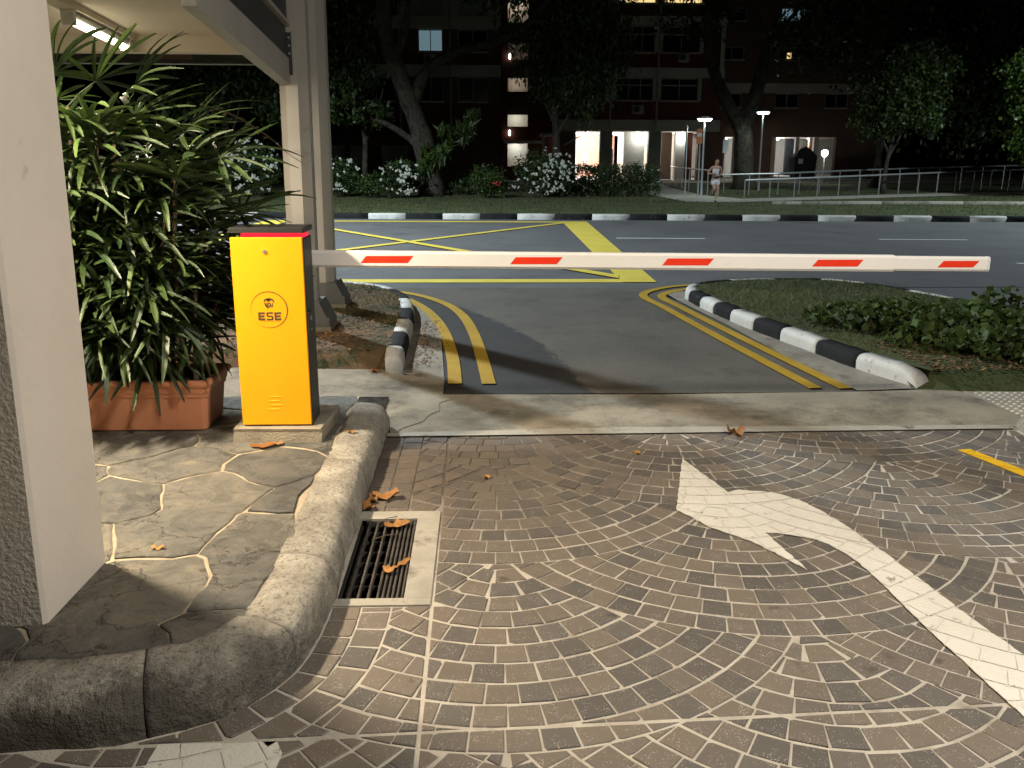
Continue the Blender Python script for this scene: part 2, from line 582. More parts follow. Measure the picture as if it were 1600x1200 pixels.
M = {}
M['paver'] = paver_mat()
M['flag'] = flag_mat()
M['kerb'] = kerb_mat()
M['mortar'] = mortar_mat()
M['flag_mortar'] = surf('flag_mortar', (0.25, 0.205, 0.14), (0.43, 0.36, 0.25), 7, 0.9, 70, 0.8, 0.008)
M['asphalt'] = surf('asphalt', (0.085, 0.086, 0.088), (0.125, 0.124, 0.122), 0.8, 0.75, 130, 0.6, 0.004, spot=(0.068, 0.068, 0.07), spot_scale=0.7, spot_lo=0.55, spot_hi=0.7, speck=(70, (0.2, 0.2, 0.2), 0.5))
M['drive'] = drive_mat('drive_asphalt', False)
M['newtar'] = drive_mat('damp_asphalt', True)
M['concrete'] = surf('concrete', (0.19, 0.165, 0.12), (0.35, 0.305, 0.23), 1.7, 0.85, 80, 1.0, 0.008, spot=(0.105, 0.088, 0.062), spot_scale=2.1, spot_lo=0.46, spot_hi=0.66)
M['concrete_grey'] = surf('concrete_grey', (0.25, 0.23, 0.19), (0.40, 0.37, 0.31), 4, 0.88, 90, 0.5, 0.005, spot=(0.12, 0.105, 0.085), spot_scale=4, spot_lo=0.55, spot_hi=0.7)
M['gutter'] = surf('gutter_concrete', (0.17, 0.155, 0.125), (0.30, 0.27, 0.22), 4, 0.88, 90, 0.5, 0.005, spot=(0.06, 0.05, 0.035), spot_scale=5, spot_lo=0.55, spot_hi=0.72)
M['dirt'] = surf('dirt', (0.05, 0.032, 0.017), (0.20, 0.12, 0.055), 3.5, 0.95, 45, 0.9, 0.02, spot=(0.035, 0.045, 0.015), spot_scale=2.6, spot_lo=0.5, spot_hi=0.6)
M['soil'] = surf('soil', (0.03, 0.02, 0.013), (0.075, 0.05, 0.03), 9, 0.95, 60, 1.0, 0.02)
M['turf'] = surf('turf', (0.03, 0.045, 0.012), (0.075, 0.085, 0.03), 1.2, 0.95, 50, 0.8, 0.02, spot=(0.10, 0.075, 0.035), spot_scale=1.6, spot_lo=0.58, spot_hi=0.7)
M['yellow'] = paint_mat('yellow_paint', (0.62, 0.48, 0.06), (0.72, 0.58, 0.10), (0.11, 0.10, 0.08), 0.62, 0.72, 10)
M['yellow_new'] = paint_mat('yellow_paint_bright', (0.70, 0.40, 0.01), (0.78, 0.47, 0.015), (0.15, 0.12, 0.08), 0.70, 0.72, 12)
M['yellow_line'] = paint_mat('yellow_line_paint', (0.36, 0.22, 0.015), (0.46, 0.29, 0.025), (0.09, 0.08, 0.055), 0.60, 0.70, 14)
M['white_line'] = paint_mat('white_road_paint', (0.62, 0.63, 0.62), (0.75, 0.75, 0.73), (0.10, 0.10, 0.10), 0.66, 0.70, 10)
M['arrow'] = paint_mat('arrow_paint', (0.60, 0.56, 0.48), (0.70, 0.66, 0.58), (0.30, 0.26, 0.21), 0.60, 0.66, 13, 1.0)
M['arrow_low'] = paint_mat('arrow_paint_joint', (0.56, 0.52, 0.44), (0.66, 0.62, 0.54), (0.22, 0.19, 0.15), 0.58, 0.64, 18, 1.0)
M['kerb_white'] = paint_mat('kerb_white_paint', (0.44, 0.43, 0.40), (0.58, 0.57, 0.53), (0.13, 0.12, 0.10), 0.57, 0.66, 8, 0.8)
M['kerb_black'] = paint_mat('kerb_black_paint', (0.010, 0.010, 0.011), (0.020, 0.020, 0.021), (0.20, 0.18, 0.155), 0.62, 0.68, 11, 0.8)
M['kerb_black'].node_tree.nodes['Principled BSDF'].inputs['Roughness'].default_value = 0.85
M['kerb_black'].node_tree.nodes['Principled BSDF'].inputs['Specular IOR Level'].default_value = 0.15
M['plaster'] = surf('plaster', (0.56, 0.50, 0.43), (0.66, 0.60, 0.52), 1.2, 0.85, 60, 1.0, 0.014, spot=(0.30, 0.25, 0.20), spot_scale=14, spot_lo=0.70, spot_hi=0.76)
M['plaster_smooth'] = surf('plaster_smooth', (0.66, 0.59, 0.51), (0.77, 0.70, 0.61), 1.0, 0.85, 40, 0.35, 0.007, spot=(0.42, 0.35, 0.28), spot_scale=7, spot_lo=0.66, spot_hi=0.80)
M['steel_white'] = surf('painted_steel', (0.36, 0.34, 0.31), (0.43, 0.41, 0.37), 1.5, 0.45, 20, 0.05, 0.002, spot=(0.26, 0.235, 0.195), spot_scale=6, spot_lo=0.64, spot_hi=0.76, vec_scale=(3, 3, 0.5))
M['steel_grey'] = surf('grey_base_paint', (0.10, 0.10, 0.095), (0.15, 0.15, 0.14), 3, 0.6, 30, 0.1, 0.003)
M['ceiling'] = surf('ceiling_board', (0.66, 0.60, 0.48), (0.72, 0.66, 0.54), 1.5, 0.7, 15, 0.05, 0.003)
M['dark_steel'] = surf('dark_steel', (0.035, 0.036, 0.038), (0.055, 0.056, 0.058), 2, 0.5, 20, 0.05, 0.002)
M['iron'] = surf('grate_iron', (0.05, 0.045, 0.04), (0.15, 0.135, 0.115), 14, 0.55, 60, 0.4, 0.003, metallic=0.5)
M['pit'] = surf('drain_pit', (0.01, 0.009, 0.008), (0.03, 0.027, 0.022), 6, 0.9, 30, 0.4, 0.01)
M['cab_yellow'] = surf('cabinet_yellow', (0.80, 0.325, 0.003), (0.83, 0.345, 0.004), 2, 0.38, 200, 0.05, 0.001, spot=(0.72, 0.33, 0.008), spot_scale=9, spot_lo=0.66, spot_hi=0.75)
M['cab_black'] = surf('cabinet_black', (0.014, 0.014, 0.014), (0.022, 0.022, 0.021), 4, 0.42, 250, 0.15, 0.001)
M['logo'] = surf('logo_black', (0.05, 0.042, 0.02), (0.06, 0.05, 0.024), 4, 0.5, 0, 0)
M['strip_red'] = glow('red_light_strip', (1.0, 0.012, 0.05), 0.9)
M['lock'] = surf('lock_steel', (0.5, 0.48, 0.42), (0.62, 0.6, 0.54), 9, 0.25, 0, 0, metallic=0.9)
M['arm'] = surf('arm_white', (0.77, 0.74, 0.69), (0.82, 0.79, 0.74), 2, 0.4, 0, 0, spot=(0.6, 0.56, 0.49), spot_scale=5, spot_lo=0.66, spot_hi=0.8)
M['red'] = surf('reflective_red', (0.78, 0.035, 0.012), (0.84, 0.05, 0.016), 8, 0.35, 300, 0.1, 0.001)
M['terracotta'] = surf('terracotta', (0.56, 0.23, 0.12), (0.64, 0.275, 0.145), 2, 0.6, 60, 0.12, 0.002, spot=(0.34, 0.12, 0.06), spot_scale=5, spot_lo=0.6, spot_hi=0.75)
M['palm'] = leaf_mat('palm_leaf', (0.011, 0.026, 0.006), (0.033, 0.058, 0.010), 0.5, 0.12, 3)
M['palm_pale'] = leaf_mat('palm_leaf_pale', (0.04, 0.058, 0.012), (0.07, 0.085, 0.02), 0.45, 0.25, 3)
M['cane'] = surf('palm_cane', (0.06, 0.045, 0.025), (0.16, 0.11, 0.06), 12, 0.85, 60, 0.8, 0.006)
M['bark'] = surf('bark', (0.028, 0.022, 0.016), (0.105, 0.088, 0.066), 9, 0.95, 18, 1.0, 0.09, vec_scale=(1, 1, 0.35), spot=(0.02, 0.024, 0.012), spot_scale=3, spot_lo=0.5, spot_hi=0.65)
M['leaf_dark'] = leaf_mat('dark_leaf', (0.020, 0.040, 0.010), (0.055, 0.085, 0.022), 0.45, 0.2, 1)
M['leaf_mid'] = leaf_mat('mid_leaf', (0.03, 0.06, 0.012), (0.08, 0.12, 0.03), 0.45, 0.25, 1)
M['leaf_lime'] = leaf_mat('lime_leaf', (0.05, 0.10, 0.015), (0.11, 0.17, 0.03), 0.45, 0.25, 1)
M['cover_leaf'] = leaf_mat('cover_leaf', (0.028, 0.05, 0.008), (0.070, 0.115, 0.018), 0.7, 0.2, 3)
M['petal'] = leaf_mat('petal', (0.66, 0.68, 0.62), (0.80, 0.81, 0.76), 0.7, 0.3, 5)
M['grass'] = leaf_mat('grass_blade', (0.045, 0.065, 0.014), (0.135, 0.138, 0.042), 0.7, 0.2, 1.2)
M['dead_leaf'] = leaf_mat('dead_leaf', (0.22, 0.085, 0.02), (0.42, 0.20, 0.05), 0.7, 0.1, 20)
M['litter'] = leaf_mat('leaf_litter', (0.07, 0.035, 0.016), (0.24, 0.13, 0.055), 0.85, 0.0, 4)
M['brick'] = surf('red_brick_paint', (0.10, 0.032, 0.022), (0.15, 0.048, 0.032), 1.2, 0.85, 12, 0.2, 0.01)
M['brown_wall'] = surf('brown_wall', (0.12, 0.075, 0.055), (0.17, 0.105, 0.078), 1.0, 0.85, 10, 0.2, 0.01)
M['cream'] = surf('cream_wall', (0.42, 0.40, 0.36), (0.54, 0.52, 0.47), 0.7, 0.85, 10, 0.2, 0.01)
M['void_wall'] = surf('void_wall', (0.60, 0.50, 0.42), (0.68, 0.57, 0.48), 0.7, 0.85, 10, 0.1, 0.01)
M['pink_wall'] = surf('pink_wall', (0.62, 0.36, 0.26), (0.70, 0.42, 0.31), 0.7, 0.85, 10, 0.1, 0.01)
M['sage'] = surf('sage_column', (0.20, 0.23, 0.20), (0.28, 0.31, 0.27), 0.9, 0.85, 10, 0.1, 0.01)
M['tile_floor'] = surf('void_floor', (0.30, 0.29, 0.27), (0.40, 0.39, 0.36), 2, 0.6, 20, 0.1, 0.01)
M['glass'] = surf('dark_glass', (0.010, 0.011, 0.013), (0.018, 0.02, 0.023), 1, 0.15, 0, 0, spec=0.5)
M['frame'] = surf('window_frame', (0.30, 0.30, 0.29), (0.40, 0.40, 0.39), 2, 0.6, 0, 0)
M['curtain'] = surf('curtain', (0.24, 0.24, 0.24), (0.42, 0.42, 0.42), 8, 0.9, 0, 0, vec_scale=(2, 2, 0.1))
M['lit_warm'] = glow('lit_window_warm', (1.0, 0.72, 0.32), 1.0)
M['lit_cool'] = glow('lit_window_cool', (0.45, 0.72, 0.85), 0.22)
M['lit_white'] = glow('lit_opening', (0.80, 0.84, 0.78), 0.75)
M['tube'] = glow('lamp_tube', (1.0, 0.86, 0.62), 9.0)
M['bulb'] = glow('lamp_bulb', (0.82, 0.98, 0.95), 14.0)
M['bulb_warm'] = glow('ceiling_bulb', (1.0, 0.94, 0.86), 8.0)
M['galv'] = surf('galvanised_steel', (0.36, 0.38, 0.38), (0.50, 0.52, 0.52), 6, 0.4, 0, 0, metallic=0.6)
M['skin'] = surf('skin', (0.46, 0.27, 0.19), (0.52, 0.31, 0.22), 8, 0.55, 0, 0)
M['cloth_white'] = surf('white_cloth', (0.62, 0.60, 0.60), (0.72, 0.70, 0.70), 12, 0.9, 60, 0.3, 0.005)
M['cloth_dark'] = surf('dark_cloth', (0.02, 0.02, 0.025), (0.04, 0.04, 0.05), 12, 0.8, 0, 0)
M['hair'] = surf('hair', (0.01, 0.008, 0.006), (0.02, 0.016, 0.012), 20, 0.5, 0, 0)
M['sign_orange'] = surf('sign_orange', (0.62, 0.22, 0.10), (0.70, 0.27, 0.13), 2, 0.6, 0, 0)
M['sign_white'] = surf('sign_white', (0.66, 0.67, 0.66), (0.74, 0.75, 0.74), 2, 0.6, 0, 0)
M['tactile'] = surf('tactile_grey', (0.22, 0.20, 0.165), (0.34, 0.31, 0.26), 5, 0.85, 90, 0.4, 0.004)
M['stud'] = surf('tactile_stud', (0.45, 0.41, 0.31), (0.58, 0.53, 0.42), 5, 0.7, 0, 0)
M['red_leaf'] = leaf_mat('red_flower', (0.45, 0.03, 0.03), (0.55, 0.06, 0.05), 0.6, 0.2, 5)

# ================================================================== THE SETTING
HOLE = (-0.538, -0.292, 2.862, 3.566)
ground = structure(rect_hole(MB(), -400, 400, -60, 600, HOLE, -0.06).build('ground', M['dirt']))
# carriageway and driveway
road = structure(MB().sheet([(-90, 10.35), (90, 10.35), (90, 23.5), (-90, 23.5)], 0.0).build('road', M['asphalt']))
structure(MB().sheet([(-90, 9.6), (-1.2, 9.6), (-1.2, 10.4), (-90, 10.4)], -0.006).build('road_edge', M['asphalt']))
structure(MB().sheet([(2.3, 6.2), (90, 6.2), (90, 10.4), (2.3, 10.4)], -0.006).build('side_road', M['asphalt']))
EDGE_L = [(-0.266, 5.593), (-0.30, 6.44), (-0.375, 7.66), (-0.54, 8.63), (-0.80, 9.41), (-1.16, 9.95), (-1.9, 10.35)]
EDGE_R = [(2.61, 5.61), (2.47, 6.6), (2.36, 7.9), (2.20, 9.30), (2.17, 9.75), (2.45, 10.15), (3.2, 10.35)]
eL = [(p.x, p.y) for p in spline([(x, y, 0) for x, y in EDGE_L], 0.12)]
eR = [(p.x, p.y) for p in spline([(x, y, 0) for x, y in EDGE_R], 0.12)]
structure(MB().sheet(eL + eR[::-1], 0.0).build('driveway_asphalt', M['drive']))
# darker, fresher tarmac along the left of the driveway with a ragged edge
dk = spline([(-2.1, 10.25, 0), (-1.5, 10.36, 0), (-1.008, 10.09, 0), (-0.366, 9.2, 0), (0.111, 8.27, 0), (0.487, 7.24, 0), (0.635, 6.43, 0), (0.70, 5.85, 0), (0.76, 5.6, 0)], 0.03)
nP = 70
lp_, op_ = resample(eL[:-3] + [(-2.1, 10.15)], nP), resample([(p.x, min(p.y, 10.3)) for p in dk][::-1], nP)
vs, fs, ev = [], [], []
for i in range(nP):
    (ax_, ay_), (bx_, by_) = lp_[i], op_[i]
    dx, dy = bx_ - ax_, by_ - ay_
    l = math.hypot(dx, dy) or 1
    for u, e in ((0.006 / l, 0.0), (max(0.01, 1 - 0.16 / l), 0.12), (1.0, 0.45), (1 + 0.16 / l, 1.0)):
        vs.append((ax_ + dx * u, min(ay_ + dy * u, 10.345), 0.004))
        ev.append(e)
for i in range(nP - 1):
    for k in range(3):
        a = i * 4 + k
        fs.append((a, a + 1, a + 5, a + 4))
pm = bpy.data.meshes.new('damp_patch')
pm.from_pydata(vs, [], fs)
pm.attributes.new('edge', 'FLOAT', 'POINT').data.foreach_set('value', ev)
structure(link('damp_patch', pm, M['newtar']))
# concrete apron across the driveway mouth and footpath to the left
apron = structure(MB().sheet([(-0.53, 4.72), (0.9, 4.80), (3.2, 4.80), (7.5, 4.80), (7.5, 5.45), (3.3, 5.66), (2.61, 5.60), (1.2, 5.56), (-0.266, 5.59)], 0.004).build('concrete_apron', M['concrete']))
structure(MB().sheet([(-9, 4.9), (-0.56, 4.9), (-0.53, 4.72), (-0.47, 4.86), (-0.36, 4.98), (-0.33, 5.12), (-0.27, 5.2), (-0.28, 5.38), (-0.20, 5.47), (-0.266, 5.59), (-0.27, 6.0), (-0.60, 6.12), (-0.75, 6.36), (-2.0, 6.47), (-9, 6.6)], 0.008).build('footpath', M['concrete']))
structure(MB().sheet([(-0.55, 4.70), (3.2, 4.76), (3.2, 4.83), (0.9, 4.84), (-0.1, 4.79), (-0.55, 4.76)], 0.0085).build('apron_edge_strip', M['concrete_grey']))

# gutters
def strip_between(a, b, z, name, mat):
    n = min(len(a), len(b))
    mb = MB()
    vs = [(*a[i], z) for i in range(n)] + [(*b[i], z) for i in range(n)]
    return structure(mb.add(vs, [(i, i + 1, n + i + 1, n + i) for i in range(n - 1)]).build(name, mat))
KL = [(-0.59, 6.15), (-0.615, 6.9), (-0.63, 7.66), (-0.69, 8.55), (-0.84, 9.25), (-1.2, 9.85), (-2.0, 10.25), (-5, 10.33), (-60, 10.34)]
KR = [(3.06, 5.66), (2.87, 6.2), (2.70, 6.93), (2.51, 7.75), (2.37, 8.6), (2.31, 9.2), (2.34, 9.62), (2.55, 9.95), (3.0, 10.2), (3.7, 10.3), (4.3, 10.22), (4.72, 9.75), (4.98, 9.1), (5.35, 8.35), (6.2, 7.55), (8, 6.9), (14, 6.6)]
kl = [(p.x, p.y) for p in spline([(x, y, 0) for x, y in KL[:7]], 0.08)]
kr = [(p.x, p.y) for p in spline([(x, y, 0) for x, y in KR], 0.08)]
strip_between(resample([(-0.268, 5.9)] + EDGE_L[1:], 40), resample(KL[:7], 40)[::1], 0.009, 'gutter_left', M['gutter'])
iend = min(range(len(kr)), key=lambda i: abs(kr[i][0] - 2.6) + abs(kr[i][1] - 10.0))
strip_between(resample(kr[:iend], 40), resample([(2.61, 5.61), (2.47, 6.6), (2.36, 7.9), (2.20, 9.30), (2.17, 9.75), (2.35, 10.05)], 40), 0.009, 'gutter_right', M['gutter'])

# ---- paved driveway: fan pattern of square setts in pale mortar
KERB_PATH = [(-0.553, 4.88), (-0.556, 4.4), (-0.558, 3.9), (-0.554, 3.3), (-0.550, 2.9), (-0.553, 2.66), (-0.585, 2.447), (-0.655, 2.310), (-0.76, 2.200), (-0.90, 2.125), (-1.06, 2.085), (-1.32, 2.062), (-1.8, 2.05), (-3.0, 2.05)]
kp = [(p.x, p.y) for p in spline([(x, y, 0) for x, y in KERB_PATH], 0.02)]
kpa = np.array(kp)
ktan = np.gradient(kpa, axis=0)
ktan /= np.linalg.norm(ktan, axis=1)[:, None]
knor = np.stack([-ktan[:, 1], ktan[:, 0]], 1)      # points to the driveway side
knor *= -1 if knor[0][0] < 0 else 1
def kerb_dist(x, y):
    i = int(((kpa - (x, y)) ** 2).sum(1).argmin())
    return float((np.array((x, y)) - kpa[i]) @ knor[i]), i
X_RIGHT = 3.2
bed = MB()
rect_hole(bed, -0.62, X_RIGHT + 0.05, 1.0, 4.82, HOLE, -0.0038)
bed.add([(-3.2, 1.0, -0.0038), (-0.62, 1.0, -0.0038), (-0.62, 2.6, -0.0038), (-3.2, 2.6, -0.0038)], [(0, 1, 2, 3)])
driveway = structure(bed.build('paved_driveway', M['mortar']))

TJ = lambda x: 2.120 + 0.043 * x            # saw-cut joint across
LJ = lambda y: -0.186 - 0.004 * (y - 3)     # saw-cut joint along
FR = (-0.555, -0.192, 2.812, 3.648)         # concrete drain surround
def trim_common(poly, border=0.222):
    """clip a sett to the driveway outline, surround and kerb; may return []"""
    if len(poly) < 3:
        return []
    cx = sum(p[0] for p in poly) / len(poly)
    cy = sum(p[1] for p in poly) / len(poly)
    poly = clip(poly, X_RIGHT - 0.008, 0, -1, 0)
    poly = clip(poly, 0, 4.705 + 0.018 * max(cx, 0), 0, -1)
    if len(poly) < 3 or cy < 1.02:
        return []
    if FR[0] - 0.08 < cx < FR[1] + 0.08 and FR[2] - 0.08 < cy < FR[3] + 0.08:
        opts = [(FR[0] - cx, (FR[0], cy, -1, 0)), (cx - FR[1], (FR[1] + 0.006, cy, 1, 0)), (FR[2] - cy, (cx, FR[2] - 0.006, 0, -1)), (cy - FR[3], (cx, FR[3] + 0.006, 0, 1))]
        d, pl = max(opts, key=lambda o: o[0])
        poly = clip(poly, *pl)
    if len(poly) < 3:
        return []
    lim = border if cy > TJ(cx) else 0.008
    d, i = kerb_dist(cx, cy)
    if d < lim + 0.09:
        if d < -0.1:
            return []
        poly = clip(poly, kpa[i][0] + knor[i][0] * lim, kpa[i][1] + knor[i][1] * lim, knor[i][0], knor[i][1])
    return poly if len(poly) >= 3 else []

def split_joints(poly):
    out = []
    for sx in (-1, 1):
        a = clip(poly, LJ(3) + sx * 0.007, 3, sx, 0.004 * sx)
        if len(a) < 3:
            continue
        for sy in (-1, 1):
            b = clip(a, 0, TJ(0) + sy * 0.008, -0.043 * sy, sy)
            if len(b) >= 3 and area(b) > 0.00035:
                out.append(b)
    return out

R0, RS = 1.172, 0.1065
centers = []
for j in range(-3, 6):
    for i in range(-3, 4):
        centers.append((0.066 + 1.045 * (j % 2) + 2.09 * i, 3.19 + 0.555 * j))
setts = []
for (cx, cy) in centers:
    farther = [c for c in centers if c[1] > cy + 0.1 and abs(c[0] - cx) < 2.6 and c[1] - cy < 2.6]
    for k in range(12):
        ro = R0 - k * RS - 0.004
        if ro < 0.05:
            break
        ri = max(0.004, ro - (RS - 0.0100 - random.uniform(0, 0.0015)))
        w = 0.102
        n = max(5, round(2 * math.pi * (ri + 0.03) / w))
        wi = 0.5 * max(0.004, 2 * math.pi * ri / n - 0.0025)
        wo = 0.5 * (2 * math.pi * ro / n - 0.0025) * 0.72 + 0.28 * max(wi, 0.03)
        off = random.random() * 2 * math.pi
        for t in range(n):
            a = off + 2 * math.pi * t / n
            ux, uy = math.sin(a), -math.cos(a)
            if uy > 0.62:
                continue
            px, py = cx + ux * ri, cy + uy * ri
            if not (-1.5 < px < X_RIGHT + 0.2 and 0.95 < py < 4.85):
                continue
            tx, ty = -uy, ux
            h = ro - ri - random.uniform(0, 0.003)
            ww = w / 2 - random.uniform(0, 0.003)
            j = lambda: random.uniform(-0.0015, 0.0015)
            wa, wb = wi - random.uniform(0, 0.0025), wo - random.uniform(0, 0.0025)
            q = [(px - tx * wa + j(), py - ty * wa + j()), (px - tx * wb + ux * h + j(), py - ty * wb + uy * h + j()), (px + tx * wb + ux * h + j(), py + ty * wb + uy * h + j()), (px + tx * wa + j(), py + ty * wa + j())]
            if area(q) < 0:
                q = q[::-1]
            dead = False
            for fx, fy in farther:
                mx = sum(p[0] for p in q) / len(q) - fx
                my = sum(p[1] for p in q) / len(q) - fy
                d = math.hypot(mx, my)
                if d > R0 + 0.09:
                    continue
                if d < R0 - 0.07:
                    dead = True
                    break
                q = clip(q, fx + mx / d * (R0 + 0.004), fy + my / d * (R0 + 0.004), mx / d, my / d)
                if len(q) < 3:
                    dead = True
                    break
            if dead:
                continue
            q = trim_common(q)
            if q:
                setts += split_joints(q)
# two header courses that follow the kerb
seg = np.concatenate([[0], np.cumsum(np.linalg.norm(np.diff(kpa, axis=0), axis=1))])
def kerb_at(s, d):
    i = min(max(int(np.searchsorted(seg, s)), 1), len(seg) - 1)
    u = (s - seg[i - 1]) / (seg[i] - seg[i - 1])
    nn = knor[i - 1] * (1 - u) + knor[i] * u
    return tuple(kpa[i - 1] * (1 - u) + kpa[i] * u + nn / np.linalg.norm(nn) * d)
s = 0.02
while s < 3.6:
    L = 0.102
    for d0, d1 in ((0.008, 0.107), (0.114, 0.215)):
        o = 0.05 if d0 > 0.1 else 0.0
        q = [kerb_at(s + o, d0), kerb_at(s + o, d1), kerb_at(s + o + L - 0.009, d1), kerb_at(s + o + L - 0.009, d0)]
        if area(q) < 0:
            q = q[::-1]
        c = (sum(p[0] for p in q) / 4, sum(p[1] for p in q) / 4)
        if c[1] < TJ(c[0]) - 0.02:
            continue
        q = trim_common(q, 0.0)
        if q:
            setts += [b for b in split_joints(q) if sum(p[1] for p in b) / len(b) > TJ(0) - 0.05]
    s += L

def sett_geo(poly):
    n = len(poly)
    z = random.uniform(-0.0015, 0.0018)
    if n == 4 and random.random() < 0.22:      # knocked-off corner
        k = random.randrange(4)
        a, b, c_ = poly[k - 1], poly[k], poly[(k + 1) % 4]
        t1, t2 = random.uniform(0.06, 0.2), random.uniform(0.06, 0.2)
        poly = poly[:k] + [(b[0] + (a[0] - b[0]) * t1, b[1] + (a[1] - b[1]) * t1), (b[0] + (c_[0] - b[0]) * t2, b[1] + (c_[1] - b[1]) * t2)] + poly[k + 1:]
        n = 5
    top = inset(poly, 0.003)
    if len(top) != n:
        top = [((p[0] * 0.92 + sum(q[0] for q in poly) / n * 0.08), (p[1] * 0.92 + sum(q[1] for q in poly) / n * 0.08)) for p in poly]
    tl = [random.uniform(-0.02, 0.02), random.uniform(-0.02, 0.02)]
    c = (sum(p[0] for p in poly) / n, sum(p[1] for p in poly) / n)
    zt = lambda p: z + (p[0] - c[0]) * tl[0] + (p[1] - c[1]) * tl[1]
    vs = [(x, y, -0.02) for x, y in poly] + [(x, y, zt((x, y)) - 0.002) for x, y in poly] + [(x, y, zt((x, y))) for x, y in top]
    fs = [(i, (i + 1) % n, n + (i + 1) % n, n + i) for i in range(n)] + [(n + i, n + (i + 1) % n, 2 * n + (i + 1) % n, 2 * n + i) for i in range(n)] + [tuple(range(2 * n, 3 * n))]
    return vs, fs
def px_area(poly):
    pp = [to_px((x, y, 0)) for x, y in poly]
    if any(p is None or not (0 <= p[0] <= 1600 and 0 <= p[1] <= 1200) for p in pp):
        return 0
    return abs(area(pp))
setts.sort(key=px_area, reverse=True)
rest = MB()
for i, poly in enumerate(setts):
    vs, fs = sett_geo(poly)
    if i < 300:
        MB().add(vs, fs).build('paver', M['paver'], driveway)
    else:
        rest.add(vs, fs)
stuff(rest.build('pavers', M['paver'], driveway))

# ---- drain in the driveway
MB().prism([(FR[0] + 0.003, FR[2]), (FR[1], FR[2]), (FR[1], HOLE[2]), (FR[0] + 0.003, HOLE[2])], -0.03, 0.003).build('drain_surround', M['concrete_grey'], driveway)
MB().prism([(FR[0] + 0.003, HOLE[3]), (FR[1], HOLE[3]), (FR[1], FR[3]), (FR[0] + 0.003, FR[3])], -0.03, 0.003).build('drain_surround', M['concrete_grey'], driveway)
MB().prism([(HOLE[1], HOLE[2] + 0.001), (FR[1], HOLE[2] + 0.001), (FR[1], HOLE[3] - 0.001), (HOLE[1], HOLE[3] - 0.001)], -0.03, 0.003).build('drain_surround', M['concrete_grey'], driveway)
x0, x1, y0, y1 = HOLE
pit = MB().add([(x0, y0, -0.005), (x1, y0, -0.005), (x1, y1, -0.005), (x0, y1, -0.005), (x0, y0, -0.6), (x1, y0, -0.6), (x1, y1, -0.6), (x0, y1, -0.6)],
               [(0, 4, 5, 1), (1, 5, 6, 2), (2, 6, 7, 3), (3, 7, 4, 0), (4, 7, 6, 5)])
structure(pit.build('drain_pit', M['pit']))
gr = thing('drain_grate', (-0.415, 3.21, -0.012), 'black iron drain grate beside the kerb, strewn with dead leaves', 'drain grate')
for x in (-0.502, -0.465, -0.428, -0.393, -0.374, -0.356, -0.338, -0.320, -0.302):
    MB().cbox(x - 0.0045, x + 0.0045, y0 + 0.012, y1 - 0.012, -0.03, -0.006, 0.0015).build('bar', M['iron'], gr)
for k in range(7):
    yy = y0 + 0.06 + k * 0.097
    MB().box(x0 + 0.02, x1 - 0.006, yy - 0.004, yy + 0.004, -0.05, -0.033).build('cross_bar', M['iron'], gr)
for yy in (y0 + 0.006, y1 - 0.006):
    MB().box(x0 + 0.02, x1 - 0.004, yy - 0.005, yy + 0.005, -0.032, -0.004).build('end_bar', M['iron'], gr)

# ---- rounded concrete kerb
PROF = [(0.0, -0.05), (0.0, 0.05), (0.006, 0.085), (0.018, 0.115), (0.040, 0.140), (0.075, 0.155), (0.12, 0.162), (0.165, 0.163), (0.20, 0.160), (0.20, 0.05)]
def kerb_run(path, prof, cuts, mats, name, parent, gap=0.006, rough=0.009, flip=1, seed=0.0, step=0.02, end_drop=(0, 0)):
    P = [Vector((x, y, 0)) for x, y in path]
    d = [0.0]
    for i in range(1, len(P)):
        d.append(d[-1] + (P[i] - P[i - 1]).length)
    tot = d[-1]
    def at(s_):
        s_ = min(max(s_, 0), tot)
        i = min(max(int(np.searchsorted(d, s_)), 1), len(P) - 1)
        u = (s_ - d[i - 1]) / max(d[i] - d[i - 1], 1e-9)
        p = P[i - 1].lerp(P[i], u)
        a, b = P[max(i - 2, 0)], P[min(i + 1, len(P) - 1)]
        t = (b - a).normalized()
        return p, Vector((-t.y, t.x, 0)) * flip
    ends = [0.0] + [c for c in cuts if 0 < c < tot] + [tot]
    out = []
    for si in range(len(ends) - 1):
        a, b = ends[si] + gap / 2, ends[si + 1] - gap / 2
        n = max(3, int((b - a) / step))
        vs, fs = [], []
        m = len(prof)
        for i in range(n + 1):
            s_ = a + (b - a) * i / n
            p, nr = at(s_)
            sh = 1.0
            e = min(i, n - i)
            for (dd, z) in prof:
                k = noise.noise(Vector((p.x * 6 + seed, p.y * 6, z * 9))) * rough * 1.6 + noise.noise(Vector((p.x * 22 + seed, p.y * 22, z * 25 + dd * 20))) * rough * 0.7
                zz = z
                if end_drop[0] and s_ < end_drop[0] and z > 0:
                    u = s_ / end_drop[0]
                    zz = z * math.sqrt(max(0.0, 1 - (1 - u) ** 2)) * 0.97 + 0.005
                ez = 0.004 if e == 0 and z > 0.08 else 0.0
                q = p + nr * (dd + (k if dd < 0.17 else 0))
                vs.append((q.x, q.y, zz + (k * 0.7 if z > 0.08 else 0) - ez))
        for i in range(n):
            for j in range(m - 1):
                A, B = i * m + j, i * m + j + 1
                fs.append((A, B, B + m, A + m) if flip < 0 else (A, A + m, B + m, B))
        fs.append(tuple(range(m)) if flip > 0 else tuple(range(m - 1, -1, -1)))
        e = n * m
        fs.append(tuple(e + j for j in (range(m - 1, -1, -1) if flip > 0 else range(m))))
        out.append(MB().add(vs, fs).build(name, mats[si % len(mats)], parent, smooth=True))
    return out
